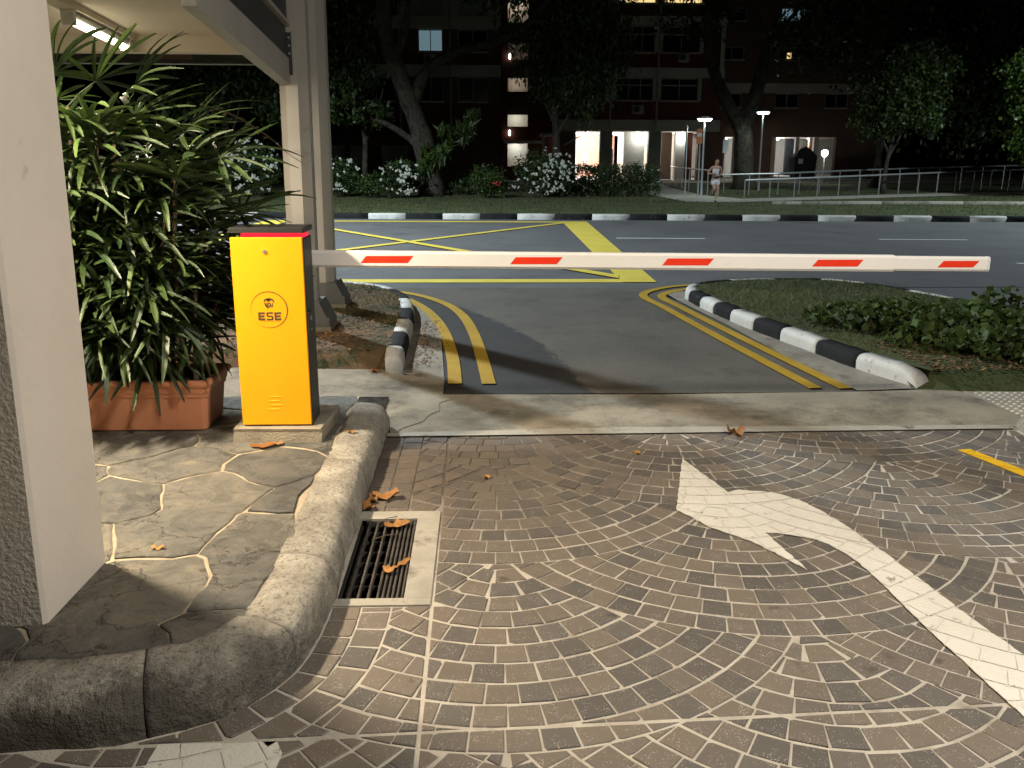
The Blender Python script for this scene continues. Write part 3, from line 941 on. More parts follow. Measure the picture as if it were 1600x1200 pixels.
kerb = structure(MB().sheet([(-3.0, 2.12), (-0.95, 2.16), (-0.70, 2.42), (-0.62, 2.7), (-0.62, 4.8), (-0.7, 4.8), (-0.72, 2.7), (-1.0, 2.25), (-3, 2.2)], 0.02).build('kerb', M['concrete_grey']))
kerb_run(kp, PROF, [0.95, 1.96, 2.45, 2.95, 3.6], [M['kerb']], 'kerb_stone', kerb, gap=0.0025, flip=-1 if knor[10][0] > 0 else 1)

# ---- flagstone pavement: irregular slabs
bedp = [(-3.2, 2.2)] + [tuple(kpa[i] - knor[i] * 0.195) for i in range(len(kpa) - 1, -1, -6) if kpa[i][0] > -2.9] + [(-0.75, 5.05), (-3.2, 5.05)]
pave = structure(MB().sheet(bedp, 0.150).build('pavement', M['flag_mortar']))
structure(MB().prism([(-3.2, 4.9), (-0.76, 4.9), (-0.78, 5.06), (-3.2, 5.06)], -0.02, 0.1495).build('pavement_edge', M['concrete_grey']))
rs = random.Random(21)
seeds = []
tries = 0
while len(seeds) < 62 and tries < 6000:
    tries += 1
    p = (rs.uniform(-3.1, -0.7), rs.uniform(2.0, 5.0))
    if all(((p[0] - q[0]) / 1.25) ** 2 + (p[1] - q[1]) ** 2 > 0.33 ** 2 for q in seeds):
        seeds.append(p)
for i, p in enumerate(seeds):
    poly = [(-3.2, 2.0), (0, 2.0), (0, 5.04), (-3.2, 5.04)]
    for j_, q in enumerate(seeds):
        if i == j_:
            continue
        mx, my = (p[0] + q[0]) / 2, (p[1] + q[1]) / 2
        nx, ny = p[0] - q[0], p[1] - q[1]
        l = math.hypot(nx, ny)
        g_ = 0.0025 + 0.006 * ((i * 7 + j_ * 7) % 5) / 4
        poly = clip(poly, mx + nx / l * g_, my + ny / l * g_, nx / l, ny / l)
        if len(poly) < 3:
            break
    if len(poly) < 3:
        continue
    for ii in range(0, len(kpa), 6):
        c = kpa[ii] - knor[ii] * 0.20
        if abs(c[0] - p[0]) < 0.8 and abs(c[1] - p[1]) < 0.8:
            poly = clip(poly, c[0], c[1], -knor[ii][0], -knor[ii][1])
            if len(poly) < 3:
                break
    if len(poly) < 3 or area(poly) < 0.004:
        continue
    # uneven hand-broken outline
    fine = []
    for k in range(len(poly)):
        a, b = poly[k], poly[(k + 1) % len(poly)]
        l = math.hypot(b[0] - a[0], b[1] - a[1])
        n = max(1, int(l / 0.06))
        for t in range(n):
            x, y = a[0] + (b[0] - a[0]) * t / n, a[1] + (b[1] - a[1]) * t / n
            u = 0.009
            fine.append((x + noise.noise(Vector((x * 5, y * 5, 0.3))) * 0.05 + noise.noise(Vector((x * 17, y * 17, i))) * u, y + noise.noise(Vector((x * 5, y * 5, 9.3))) * 0.05 + noise.noise(Vector((x * 17, y * 17, i + 50.5))) * u))
    n = len(fine)
    c = (sum(q[0] for q in fine) / n, sum(q[1] for q in fine) / n)
    tl = (rs.uniform(-0.012, 0.012), rs.uniform(-0.012, 0.012))
    z = 0.158 + rs.uniform(-0.002, 0.003)
    zt = lambda q: z + (q[0] - c[0]) * tl[0] + (q[1] - c[1]) * tl[1]
    ins = [(q[0] + (c[0] - q[0]) * 0.04, q[1] + (c[1] - q[1]) * 0.04) for q in fine]
    vs = [(x, y, 0.13) for x, y in fine] + [(x, y, zt((x, y)) - 0.004) for x, y in fine] + [(x, y, zt((x, y))) for x, y in ins] + [(c[0], c[1], z + 0.001)]
    fs = [(k, (k + 1) % n, n + (k + 1) % n, n + k) for k in range(n)] + [(n + k, n + (k + 1) % n, 2 * n + (k + 1) % n, 2 * n + k) for k in range(n)] + [(2 * n + k, 2 * n + (k + 1) % n, 3 * n) for k in range(n)]
    MB().add(vs, fs).build('flagstone', M['flag'], pave)
# footpath grating behind the barrier
fg = thing('footpath_grating', (-0.82, 5.28, 0.01), 'dark metal mesh grating set in the footpath behind the yellow cabinet', 'grating')
MB().prism([(-1.08, 5.06), (-0.60, 5.09), (-0.64, 5.46), (-1.08, 5.5)], 0.009, 0.013).build('backing', M['pit'], fg)
for k in range(14):
    y = 5.10 + k * 0.028
    MB().box(-1.07, -0.62, y, y + 0.007, 0.013, 0.026).build('bar', M['iron'], fg)
for k in range(12):
    x = -1.06 + k * 0.039
    MB().box(x, x + 0.005, 5.10, 5.475, 0.013, 0.022).build('cross_bar', M['iron'], fg)

# ---- right-hand kerb start with the pavement behind it
rk = structure(MB().sheet([(3.42, 1.0), (6.5, 1.0), (6.5, 4.79), (3.42, 4.72)], 0.150).build('pavement_right', M['concrete_grey']))
kerb_run([(3.22 + 0.0, 4.80 - 0.02 * k) for k in range(190)], PROF, [0.9, 1.8, 2.7], [M['kerb']], 'kerb_stone', rk, flip=1, end_drop=(0.12, 0), seed=4.0)
# tactile paving
tp = structure(MB().prism([(3.42, 4.95), (4.6, 4.95), (4.6, 5.56), (3.34, 5.56)], 0.002, 0.0085).build('tactile_paving', M['tactile']))
sm = MB()
for i in range(22):
    for j_ in range(11):
        cx_, cy_ = 3.40 + i * 0.055, 5.0 + j_ * 0.052
        sm.tube([(cx_, cy_, 0.006), (cx_, cy_, 0.012), (cx_, cy_, 0.0145)], [0.0155, 0.013, 0.008], 8)
stuff(sm.build('studs', M['stud'], tp))

# ---- verges (raised grass) and their painted kerbs
PK = [(0.0, -0.03), (0.0, 0.07), (0.01, 0.105), (0.03, 0.125), (0.06, 0.13), (0.13, 0.13), (0.13, 0.02)]
def inner_path(path, d, flip):
    a = np.array(path)
    t = np.gradient(a, axis=0)
    t /= np.linalg.norm(t, axis=1)[:, None]
    n = np.stack([-t[:, 1], t[:, 0]], 1) * flip
    return [tuple(p) for p in a + n * d]
klf = [(p.x, p.y) for p in spline([(x, y, 0) for x, y in KL[:7] + [(-3.2, 10.33), (-5, 10.34), (-7, 10.34), (-10, 10.34), (-14, 10.34), (-20, 10.34), (-28, 10.34)]], 0.08)]
kli = inner_path(klf, 0.115, 1)
lv = structure(MB().add([(-0.70, 6.44, 0.123), (-2, 6.56, 0.123), (-9, 6.6, 0.123), (-0.70, 6.26, 0.004), (-2, 6.36, 0.004), (-9, 6.4, 0.004)], [(0, 1, 4, 3), (1, 2, 5, 4)]).sheet([(-0.72, 6.44)] + [p for p in kli if p[0] > -40] + [(-28, 6.6), (-2, 6.56)], 0.123).build('verge_left', M['dirt']))
kerb_run(klf[:int(len(klf))], PK, [0.42, 0.98, 1.55, 2.12, 2.7] + [3.4 + 0.9 * i for i in range(30)], [M['kerb_white'], M['kerb_black']], 'kerb_block', lv, gap=0.0, rough=0.006, flip=1, step=0.06, seed=2.0)
kri = inner_path(kr, 0.115, -1)
rv = structure(MB().sheet([p for p in kri] + [(14, 5.75), (4.7, 5.82), (3.30, 5.90)], 0.123).add([(3.05, 6.0, 0.123), (3.35, 5.90, 0.123), (4.7, 5.82, 0.123), (14, 5.75, 0.123), (3.02, 5.66, 0.003), (3.30, 5.60, 0.003), (4.7, 5.50, 0.003), (14, 5.4, 0.003)], [(0, 4, 5, 1), (1, 5, 6, 2), (2, 6, 7, 3)]).build('verge_right', M['turf']))
kerb_run(kr, PK, [0.60, 1.12, 1.64, 2.10, 2.56, 2.96, 3.32] + [3.75 + 0.6 * i for i in range(40)], [M['kerb_white'], M['kerb_black']], 'kerb_block', rv, gap=0.0, rough=0.006, flip=-1, step=0.05, seed=8.0, end_drop=(0.30, 0))
# far side of the road
FKY = lambda x: 21.45 - 0.055 * x if x < 12 else 20.79
fk = [(-70 + 0.5 * i, FKY(-70 + 0.5 * i) if -70 + 0.5 * i > -12 else 22.1) for i in range(281)]
fv = structure(MB().sheet([(x, y + 0.1) for x, y in fk] + [(70, 46), (-70, 46)], 0.11).build('verge_far', M['turf']))
kerb_run([p for p in fk if -28 < p[0] < 40], [(0, -0.03), (0.0, 0.10), (0.02, 0.135), (0.05, 0.145), (0.16, 0.145), (0.16, 0.02)], [0.52 + 0.93 * i for i in range(74)], [M['kerb_black'], M['kerb_white']], 'kerb_block', fv, gap=0.0, rough=0.005, flip=1, step=0.4)
kerb_run([(9 + 0.5 * i, 26.3 + 0.25 * math.sin(i * 0.16)) for i in range(50)], [(0, 0.0), (0.0, 0.17), (0.02, 0.20), (0.12, 0.20), (0.12, 0.02)], [1.3 * i + 0.9 for i in range(20)], [M['concrete_grey'], M['gutter']], 'kerb_block', fv, gap=0.0, rough=0.004, flip=1, step=0.4)
structure(MB().sheet([(6.6, 27.6), (8.1, 27.4), (12.0, 29.3), (20, 33.2), (30, 36), (30, 37.6), (19.5, 34.8), (11.4, 30.7), (9.0, 29.6), (8.3, 32), (8.7, 40), (9.6, 46.5), (7.2, 46.5), (6.9, 40), (6.4, 32)], 0.118).build('far_path', M['concrete_grey']))
structure(MB().sheet([(-70, 45.9), (70, 45.9), (70, 90), (-70, 90)], 0.13).build('estate_ground', M['concrete_grey']))

# ---- painted markings
def marking(name, path, w, mat, label, z=0.009, cat='road marking', group=None):
    return tag(MB().ribbon(path, w, z).build(name, mat), label, cat, group)
def sp2(pts, step=0.1):
    return [(p.x, p.y) for p in spline([(x, y, 0) for x, y in pts], step)]
marking('double_yellow_line', sp2([(-0.19, 5.84), (-0.235, 6.65), (-0.335, 7.6), (-0.49, 8.45), (-0.70, 9.15), (-0.98, 9.70), (-1.5, 10.2)]), 0.10, M['yellow_line'], 'yellow kerbside line at left, the one nearer the kerb', 0.0125, group='yellow no-parking lines')
marking('double_yellow_line', sp2([(0.05, 5.83), (0.0, 6.65), (-0.075, 7.6), (-0.20, 8.5), (-0.42, 9.22), (-0.80, 9.82), (-1.4, 10.3)]), 0.10, M['yellow_line'], 'yellow kerbside line at left, the one nearer the lane', 0.0125, group='yellow no-parking lines')
marking('double_yellow_line', sp2([(2.335, 5.67), (2.21, 6.65), (2.07, 7.8), (1.95, 8.9), (1.86, 9.55), (1.98, 9.98), (2.42, 10.40), (3.2, 10.62)]), 0.10, M['yellow_line'], 'yellow line curving round the grass island, the one nearer the lane', 0.0125, group='yellow no-parking lines')
marking('double_yellow_line', sp2([(2.545, 5.66), (2.41, 6.65), (2.26, 7.8), (2.13, 8.9), (2.06, 9.5), (2.15, 9.82), (2.48, 10.15), (3.1, 10.4)]), 0.10, M['yellow_line'], 'yellow line curving round the grass island, the one nearer the kerb', 0.0125, group='yellow no-parking lines')
# yellow box junction
yb = thing('yellow_box_marking', (-1.3, 15.5, 0.005), 'large yellow criss-cross box painted on the far road', 'road marking')
def quad(a, b, c, d, nm, z):
    MB().sheet([a, b, c, d], z).build(nm, M['yellow'], yb)
quad((-5.1, 21.05), (2.5, 20.72), (2.5, 20.42), (-5.1, 20.75), 'edge_line', 0.006)
quad((-5.3, 11.05), (1.93, 11.05), (2.2, 10.76), (-5.3, 10.76), 'edge_line', 0.006)
quad((1.95, 20.72), (2.55, 20.74), (2.24, 10.75), (1.80, 10.75), 'side_band', 0.010)
quad((-5.2, 21.05), (-4.6, 21.0), (-4.95, 10.8), (-5.45, 10.8), 'side_band', 0.010)
quad((2.1, 20.35), (2.1, 20.62), (-4.9, 11.2), (-4.85, 10.95), 'diagonal', 0.014)
quad((-4.75, 20.9), (-4.75, 20.65), (1.8, 11.05), (1.85, 11.35), 'diagonal', 0.018)
for i, (a, b, y) in enumerate([((2.64), 4.36, 16.6), (7.74, 9.45, 16.37)]):
    marking('lane_dash', [(a, y + 0.03), (b, y - 0.06)], 0.11, M['white_line'], ['white lane dash just right of the yellow box', 'white lane dash above the right part of the barrier arm', 'white lane dash past the right frame edge'][i], 0.005, group='white lane dashes')
marking('lane_dash', [(8.15, 12.66), (9.9, 12.6)], 0.11, M['white_line'], 'short white lane dash at the far right edge of the road', 0.005, group='white lane dashes')
for i, (x0_, y0_, x1_, y1_) in enumerate([(-9.5, 19.75, -5.75, 19.62), (-9, 17.75, -5.35, 17.57), (-11, 21.7, -6.8, 21.6)]):
    marking('lane_line', [(x0_, y0_), (x1_, y1_)], 0.12, M['white_line'], ['white lane line seen past the palm, middle of three', 'white lane line seen past the palm, nearest of three', 'white lane line seen past the palm, farthest by the kerb'][i], 0.005, group='white lane lines left of the box')

# white turn arrow and other paint, laid over each sett and sunk into the joints
def draped(name, poly, mat, mat_low, label):
    tris = geometry.tessellate_polygon([[Vector((x, y, 0)) for x, y in poly]])
    T = []
    for t in tris:
        q = [poly[k] for k in t]
        T.append(q if area(q) > 0 else q[::-1])
    bx0, bx1 = min(p[0] for p in poly) - 0.12, max(p[0] for p in poly) + 0.12
    by0, by1 = min(p[1] for p in poly) - 0.12, max(p[1] for p in poly) + 0.12
    root = thing(name, (sum(p[0] for p in poly) / len(poly), sum(p[1] for p in poly) / len(poly), 0), label, 'road marking')
    up, low = MB(), MB()
    for s_ in setts:
        if not (bx0 < s_[0][0] < bx1 and by0 < s_[0][1] < by1):
            continue
        cx_, cy_ = sum(p[0] for p in s_) / len(s_), sum(p[1] for p in s_) / len(s_)
        big = [(cx_ + (p[0] - cx_) * 1.03, cy_ + (p[1] - cy_) * 1.03) for p in s_]
        for t in T:
            q = big
            for k in range(3):
                a, b = t[k], t[(k + 1) % 3]
                q = clip(q, a[0], a[1], -(b[1] - a[1]), b[0] - a[0])
                if len(q) < 3:
                    break
            if len(q) >= 3:
                n = len(q)
                up.add([(x, y, 0.0056) for x, y in q], [tuple(range(n))])
    low.sheet(poly, 0.0034)
    up.build('paint_on_setts', mat, root)
    low.build('paint_in_joints', mat_low, root)
    return root
ar = [(1.078, 4.299), (1.192, 3.832)] + sp2([(1.255, 3.86), (1.438, 3.80), (1.56, 3.60), (1.645, 3.25), (1.70, 2.879), (1.745, 2.587), (1.80, 2.30), (1.83, 2.0), (1.85, 1.6)], 0.06) + \
     sp2([(1.62, 1.6), (1.59, 2.0), (1.565, 2.30), (1.54, 2.6), (1.53, 2.85), (1.515, 3.08), (1.46, 3.25), (1.37, 3.335), (1.226, 3.379)], 0.06) + [(1.284, 3.033), (1.151, 3.275), (1.003, 3.437), (0.895, 3.627)]
rag2 = []
for i in range(len(ar)):
    a, b = ar[i], ar[(i + 1) % len(ar)]
    n = max(1, int(math.hypot(b[0] - a[0], b[1] - a[1]) / 0.02))
    for k in range(n):
        x, y = a[0] + (b[0] - a[0]) * k / n, a[1] + (b[1] - a[1]) * k / n
        rag2.append((x + noise.noise(Vector((x * 28, y * 28, 2))) * 0.007, y + noise.noise(Vector((x * 28, y * 28, 7))) * 0.007))
draped('painted_arrow', rag2, M['arrow'], M['arrow_low'], 'curved white left-turn arrow painted over the fan paving')
draped('painted_patch', [(-0.90, 2.075), (-0.575, 2.078), (-0.55, 2.03), (-0.57, 1.7), (-0.92, 1.7)], M['arrow'], M['arrow_low'], 'white painted patch on the setts in front of the kerb bend')
draped('painted_stroke', [(2.648, 4.40), (2.725, 4.412), (3.0, 3.55), (2.92, 3.48)], M['yellow_new'], M['yellow_new'], 'short bright yellow stroke painted on the setts at the right edge')

# ================================================================== THINGS IN THE FOREGROUND
# ---- plaster pillar at the left edge
pil = MB()
def pil_ring(z):
    u = (z - 0.155) / 3.0
    xr = 0.035 * u
    b = 0.012
    x0_, x1_, y0_, y1_ = -2.02, -1.366 + xr, 2.447, 2.888
    return [(x0_, y0_, z), (x1_ - b, y0_, z), (x1_, y0_ + b, z), (x1_, y1_ - b, z), (x1_ - b, y1_, z), (x0_, y1_, z)]
zs = [0.155 + 0.25 * i for i in range(12)]
pv = [p for z in zs for p in pil_ring(z)]
pil.add(pv, [(6 * i + k, 6 * i + (k + 1) % 6, 6 * i + 6 + (k + 1) % 6, 6 * i + 6 + k) for i in range(11) for k in range(6)] + [tuple(66 + k for k in range(6))])
pil_o = pil.build('pillar', M['plaster'])
pil_o.data.materials.append(M['plaster_smooth'])
for pf in pil_o.data.polygons:
    if pf.normal.x > 0.5:
        pf.material_index = 1
tag(pil_o, 'rough cream plastered pillar filling the left edge of the view', 'pillar')

# ---- covered walkway canopy with steel posts
SL = -0.105
zc = lambda y, base=2.405, sl=None: base + (SL if sl is None else sl) * (y - 6.8)
SC = -0.015
rx = lambda y: -2.46 - 0.115 * (y - 5.9)      # ribs and lamps run slightly askew
can = thing('walkway_canopy', (-1.52, 7.3, 0.11), 'off-white steel walkway canopy with twin posts behind the yellow cabinet', 'canopy')
def sloped(name, x0_, x1_, y0_, y1_, b0, b1, mat, parent=can, sl=None, skew=0.0):
    vs = []
    for z_ in (b0, b1):
        vs += [(x0_, y0_, zc(y0_, z_, sl)), (x1_, y0_, zc(y0_, z_, sl)), (x1_ + skew, y1_, zc(y1_, z_, sl)), (x0_ + skew, y1_, zc(y1_, z_, sl))]
    return MB().add(vs, [(3, 2, 1, 0), (4, 5, 6, 7), (0, 1, 5, 4), (1, 2, 6, 5), (2, 3, 7, 6), (3, 0, 4, 7)]).build(name, mat, parent)
sloped('ceiling', -5.0, -1.64, 2.2, 7.0, 2.425, 2.455, M['ceiling'], sl=SC)
sloped('roof_sheet', -5.2, -1.56, 2.1, 7.9, 2.62, 2.66, M['dark_steel'], sl=SC)
sloped('rib', rx(2.3) - 0.05, rx(2.3) + 0.05, 2.3, 6.62, 2.385, 2.424, M['ceiling'], sl=SC, skew=rx(6.62) - rx(2.3))
sloped('rib', rx(2.3) - 1.45, rx(2.3) - 1.35, 2.3, 6.62, 2.385, 2.424, M['ceiling'], sl=SC, skew=rx(6.62) - rx(2.3))
sloped('cross_beam', -5.0, -1.605, 6.64, 6.78, 2.31, 2.424, M['ceiling'], sl=SC)
sloped('fascia', -5.0, -1.61, 7.42, 7.52, 2.315, 2.56, M['dark_steel'], sl=SC)
fb = sloped('sign_plate', -2.65, -2.35, 7.405, 7.418, 2.345, 2.40, M['brown_wall'], sl=SC)
sloped('edge_beam', -1.60, -1.515, 4.93, 7.24, 2.165, 2.365, M['steel_white'])
sloped('edge_panel', -1.56, -1.53, 4.93, 7.20, 2.367, 2.60, M['dark_steel'])
sloped('edge_trim', -1.575, -1.49, 4.93, 7.20, 2.602, 2.632, M['steel_white'])
sloped('upper_panel', -1.545, -1.515, 4.93, 7.22, 2.664, 3.3, M['dark_steel'])
MB().box(-1.625, -1.49, 7.16, 7.21, 2.20, 2.52).build('bracket', M['dark_steel'], can)
for bz in (2.36, 2.42, 2.48):
    MB().tube([(-1.505, 7.165, bz), (-1.505, 7.145, bz)], 0.010, 6).build('bolt', M['galv'], can)
def post(x, y, r, lean=0.0):
    ring = lambda zz, rr: [(x + lean * zz + rr * math.cos(a + math.pi / 8) * 1.0, y + rr * math.sin(a + math.pi / 8) * 1.3, zz) for a in [k * math.pi / 4 for k in range(8)]]
    mb = MB()
    vs = ring(0.30, r) + ring(3.6, r)
    mb.add(vs, [(k, (k + 1) % 8, 8 + (k + 1) % 8, 8 + k) for k in range(8)] + [tuple(range(8, 16))])
    p = mb.build('post', M['steel_white'], can)
    hb = MB()
    w, d = r * 1.05, r * 1.3
    lo = [(x - w - 0.01, y - d - 0.02), (x + w + 0.10, y - d - 0.02), (x + w + 0.10, y + d + 0.02), (x - w - 0.01, y + d + 0.02)]
    hi = [(x - w - 0.005, y - d - 0.005), (x + w + 0.015, y - d - 0.005), (x + w + 0.015, y + d + 0.005), (x - w - 0.005, y + d + 0.005)]
    vs = [(a, b, 0.16) for a, b in lo] + [(a, b, 0.20) for a, b in lo] + [(a, b, 0.37) for a, b in hi]
    fs = [(3, 2, 1, 0)] + [(k, (k + 1) % 4, 4 + (k + 1) % 4, 4 + k) for k in range(4)] + [(4 + k, 4 + (k + 1) % 4, 8 + (k + 1) % 4, 8 + k) for k in range(4)] + [(8, 9, 10, 11)]
    hb.add(vs, fs).build('base_haunch', M['steel_grey'], can)
    MB().prism([(x - w - 0.02, y - d - 0.03), (x + w + 0.11, y - d - 0.03), (x + w + 0.11, y + d + 0.03), (x - w - 0.02, y + d + 0.03)], 0.0, 0.16).build('footing', M['concrete'], can)
    for sx, sy in ((w + 0.085, -d), (w + 0.085, d)):
        MB().tube([(x + sx, y + sy, 0.2), (x + sx, y + sy, 0.235)], 0.012, 6).build('anchor_bolt', M['galv'], can)
post(-1.52, 7.32, 0.125, 0.006)
post(-1.565, 8.45, 0.125, 0.006)

def tube_light(y0_, y1_, label, TUBE_W):
    z0_, z1_ = zc(y0_, 2.385, SC), zc(y1_, 2.385, SC)
    xa, xb = rx(y0_), rx(y1_)
    t = thing('fluorescent_light', ((xa + xb) / 2, (y0_ + y1_) / 2, z0_), label, 'lamp')
    MB().tube([(xa, y0_, z0_ - 0.030), (xb, y1_, z1_ - 0.030)], 0.030, 8).build('housing', M['sign_white'], t)
    MB().tube([(xa, y0_ + 0.03, z0_ - 0.056), (xb, y1_ - 0.03, z1_ - 0.056)], 0.026, 10).build('tube', M['tube'], t)
    for xx, yy, zz in ((xa, y0_ - 0.012, z0_), (xb, y1_ + 0.012, z1_)):
        MB().box(xx - 0.036, xx + 0.036, yy - 0.02, yy + 0.02, zz - 0.086, zz - 0.001).build('end_cap', M['sign_white'], t)
    l = lamp('fluorescent_light_glow', 'AREA', ((xa + xb) / 2, (y0_ + y1_) / 2, (z0_ + z1_) / 2 - 0.09), TUBE_W, WARM, shape='RECTANGLE', size=0.07, size_y=(y1_ - y0_) * 0.92)
    l.rotation_euler = (0, 0, 0.115)
    adopt(l, t)
    return t
tube_light(5.40, 6.52, 'lit fluorescent tube on the canopy ceiling above the palm', 60)
MB().tube([(-2.15, 3.42, 2.44), (-2.15, 3.42, 2.40), (-2.15, 3.42, 2.385)], [0.12, 0.12, 0.10], 20).build('ceiling_lamp', M['sign_white'], can)
MB().tube([(-2.15, 3.42, 2.384), (-2.15, 3.42, 2.365)], [0.09, 0.08], 20).build('lamp_lens', M['tube'], can)
adopt(lamp('ceiling_lamp_glow', 'AREA', (-2.15, 3.42, 2.355), 230, WARM, (-2.1, 3.4, 0), shape='DISK', size=0.2), can)

# ---- yellow barrier cabinet
CX0, CX1, CY0, CY1, CZ0, CZ1 = -1.228, -0.877, 4.222, 4.43, 0.232, 1.197
cab = thing('boom_barrier', ((CX0 + CX1) / 2, 4.37, 0.23), 'yellow gate barrier cabinet with a long white arm bearing red patches', 'barrier')
MB().cbox(CX0 + 0.006, CX1 + 0.004, CY0 + 0.012, CY1, CZ0, CZ1 - 0.006, 0.004).build('housing', M['cab_black'], cab)
dv = MB().cbox(CX0, CX1, -CZ1, -CZ0 - 0.006, 0, 0.014, 0.003)
dv.v = [(x, CY0 + 0.0125 - z, -y) for x, y, z in dv.v]
dv.f = [f[::-1] for f in dv.f]
door = dv.build('door', M['cab_yellow'], cab)
MB().cbox(CX0 - 0.006, CX1 + 0.010, CY0 - 0.004, CY1 + 0.012, 1.219, 1.244, 0.004).build('lid', M['cab_black'], cab)
MB().box(CX0 + 0.05, CX1 - 0.004, CY0 + 0.02, CY1 - 0.03, CZ1 - 0.005, 1.2185).build('light_strip', M['strip_red'], cab)
YF = CY0 - 0.0015
MB().tube([(-1.062, YF, 1.128), (-1.062, YF - 0.006, 1.128)], [0.0105, 0.0095], 16).build('lock', M['lock'], cab)
MB().tube([(-1.062, YF - 0.0065, 1.128), (-1.062, YF - 0.0075, 1.128)], 0.0035, 8).build('keyhole', M['cab_black'], cab)
for k in range(4):
    z = 0.318 + k * 0.022
    x = -1.058 + (0.008 if k % 2 else -0.004)
    MB().add([(x - 0.03, YF + 0.001, z), (x + 0.03, YF + 0.001, z), (x + 0.03, YF + 0.001, z + 0.011), (x - 0.03, YF + 0.001, z + 0.011), (x - 0.026, YF - 0.0022, z + 0.002), (x + 0.026, YF - 0.0022, z + 0.002)],
             [(0, 1, 5, 4), (4, 5, 2, 3), (0, 4, 3), (1, 2, 5)]).build('vent_slot', M['cab_yellow'], cab)
# emblem: ring, helmeted head and letters
LX, LZ = -1.057, 0.839
YL = YF - 0.0012
ring = MB()
vs, fs = [], []
a0, a1, n = rad(-176), rad(172), 90
for i in range(n + 1):
    a = rad(195) - (rad(195 + 140)) * i / n
    u = math.sin(math.pi * min(1, i / n))
    wdt = 0.0010 + 0.0042 * max(0, math.sin(math.pi * i / n)) ** 1.5
    ro, ri = 0.0925, 0.0925 - wdt
    vs += [(LX + ro * math.cos(a), YL, LZ + ro * math.sin(a)), (LX + ri * math.cos(a), YL, LZ + ri * math.sin(a))]
fs = [(2 * i, 2 * i + 1, 2 * i + 3, 2 * i + 2) for i in range(n)]
ring.add(vs, fs)
ring.build('emblem_ring', M['logo'], cab)
def flat(poly, mb):
    p3 = [(x, z) for x, z in poly]
    t = MB().sheet(p3, 0)
    mb.add([(LX + x, YL, LZ + z) for x, z, _ in t.v], [f for f in t.f])
em = MB()
flat([(-0.026, 0.040), (-0.022, 0.052), (-0.010, 0.058), (0.004, 0.059), (0.018, 0.056), (0.026, 0.047), (0.027, 0.036), (0.022, 0.037), (0.020, 0.044), (0.010, 0.050), (0.006, 0.042), (-0.012, 0.041), (-0.010, 0.050), (-0.018, 0.046), (-0.021, 0.038)], em)
flat([(-0.008, 0.047), (-0.004, 0.055), (0.008, 0.055), (0.006, 0.047)], em)
flat([(-0.022, 0.034), (-0.014, 0.036), (-0.013, 0.024), (-0.006, 0.012), (0.0, 0.008), (-0.006, 0.005), (-0.014, 0.012), (-0.021, 0.024)], em)
flat([(0.022, 0.034), (0.017, 0.035), (0.016, 0.024), (0.011, 0.014), (0.013, 0.010), (0.019, 0.018)], em)
def annulus(cx_, cz_, r0_, r1_, mb):
    vs = []
    for i in range(20):
        a = 2 * math.pi * i / 20
        vs += [(LX + cx_ + r0_ * math.cos(a), YL, LZ + cz_ + r0_ * math.sin(a)), (LX + cx_ + r1_ * math.cos(a), YL, LZ + cz_ + r1_ * math.sin(a))]
    mb.add(vs, [(2 * i, (2 * i + 2) % 40, (2 * i + 3) % 40, 2 * i + 1) for i in range(20)])
annulus(0.0, 0.024, 0.006, 0.012, em)
annulus(0.0, 0.024, 0.0005, 0.003, em)
em.build('emblem', M['logo'], cab)
def block_text(txt, xc, zc_, h, w, gap, st, mat, parent, yl):
    """bold sans letters drawn as polygons"""
    x = xc - (len(txt) * w + (len(txt) - 1) * gap) / 2
    for ch in txt:
        mb = MB()
        def rect(a, b, c, d):
            mb.add([(x + a * w, yl, zc_ + c * h), (x + b * w, yl, zc_ + c * h), (x + b * w, yl, zc_ + d * h), (x + a * w, yl, zc_ + d * h)], [(0, 1, 2, 3)])
        t = st
        if ch == 'E':
            rect(0, t * 1.15, -0.5, 0.5)
            for c in (-0.5, -0.5 + (1 - t) / 2, 0.5 - t):
                rect(t * 1.15, 0.96 if c != -0.5 + (1 - t) / 2 else 0.88, c, c + t)
        if ch == 'S':
            v_, t2 = t * 0.95, t * 0.78
            rect(0.10, 0.98, 0.5 - t2, 0.5)
            rect(0.02, 0.02 + v_, t2 * 0.3, 0.5 - t2 * 0.4)
            rect(0.10, 0.90, -t2 / 2, t2 / 2)
            rect(0.98 - v_, 0.98, -0.5 + t2 * 0.4, -t2 * 0.3)
            rect(0.02, 0.90, -0.5, -0.5 + t2)
        mb.build('letter', mat, parent)
        x += w + gap
block_text('ESE', LX + 0.0015, 0.806, 0.041, 0.0345, 0.0055, 0.245, M['logo'], cab, YL)
tl = MB()
x = LX - 0.046
rt = random.Random(3)
while x < LX + 0.046:
    wl = rt.uniform(0.002, 0.0035)
    if rt.random() > 0.12:
        tl.add([(x, YL, 0.7795), (x + wl, YL, 0.7795), (x + wl, YL, 0.7815), (x, YL, 0.7815)], [(0, 1, 2, 3)])
    x += wl + 0.0012
tl.build('small_print', M['logo'], cab)
sl = MB().cbox(CX1 + 0.004, CX1 + 0.016, 4.225, 4.30, 0.70, 0.825, 0.004).build('side_lock_box', M['cab_black'], cab)
MB().box(CX1 + 0.016, CX1 + 0.019, 4.245, 4.275, 0.78, 0.80).build('lock_button', M['galv'], cab)
MB().box(CX1 + 0.016, CX1 + 0.0185, 4.24, 4.28, 0.73, 0.734).build('lock_slot', M['galv'], cab)
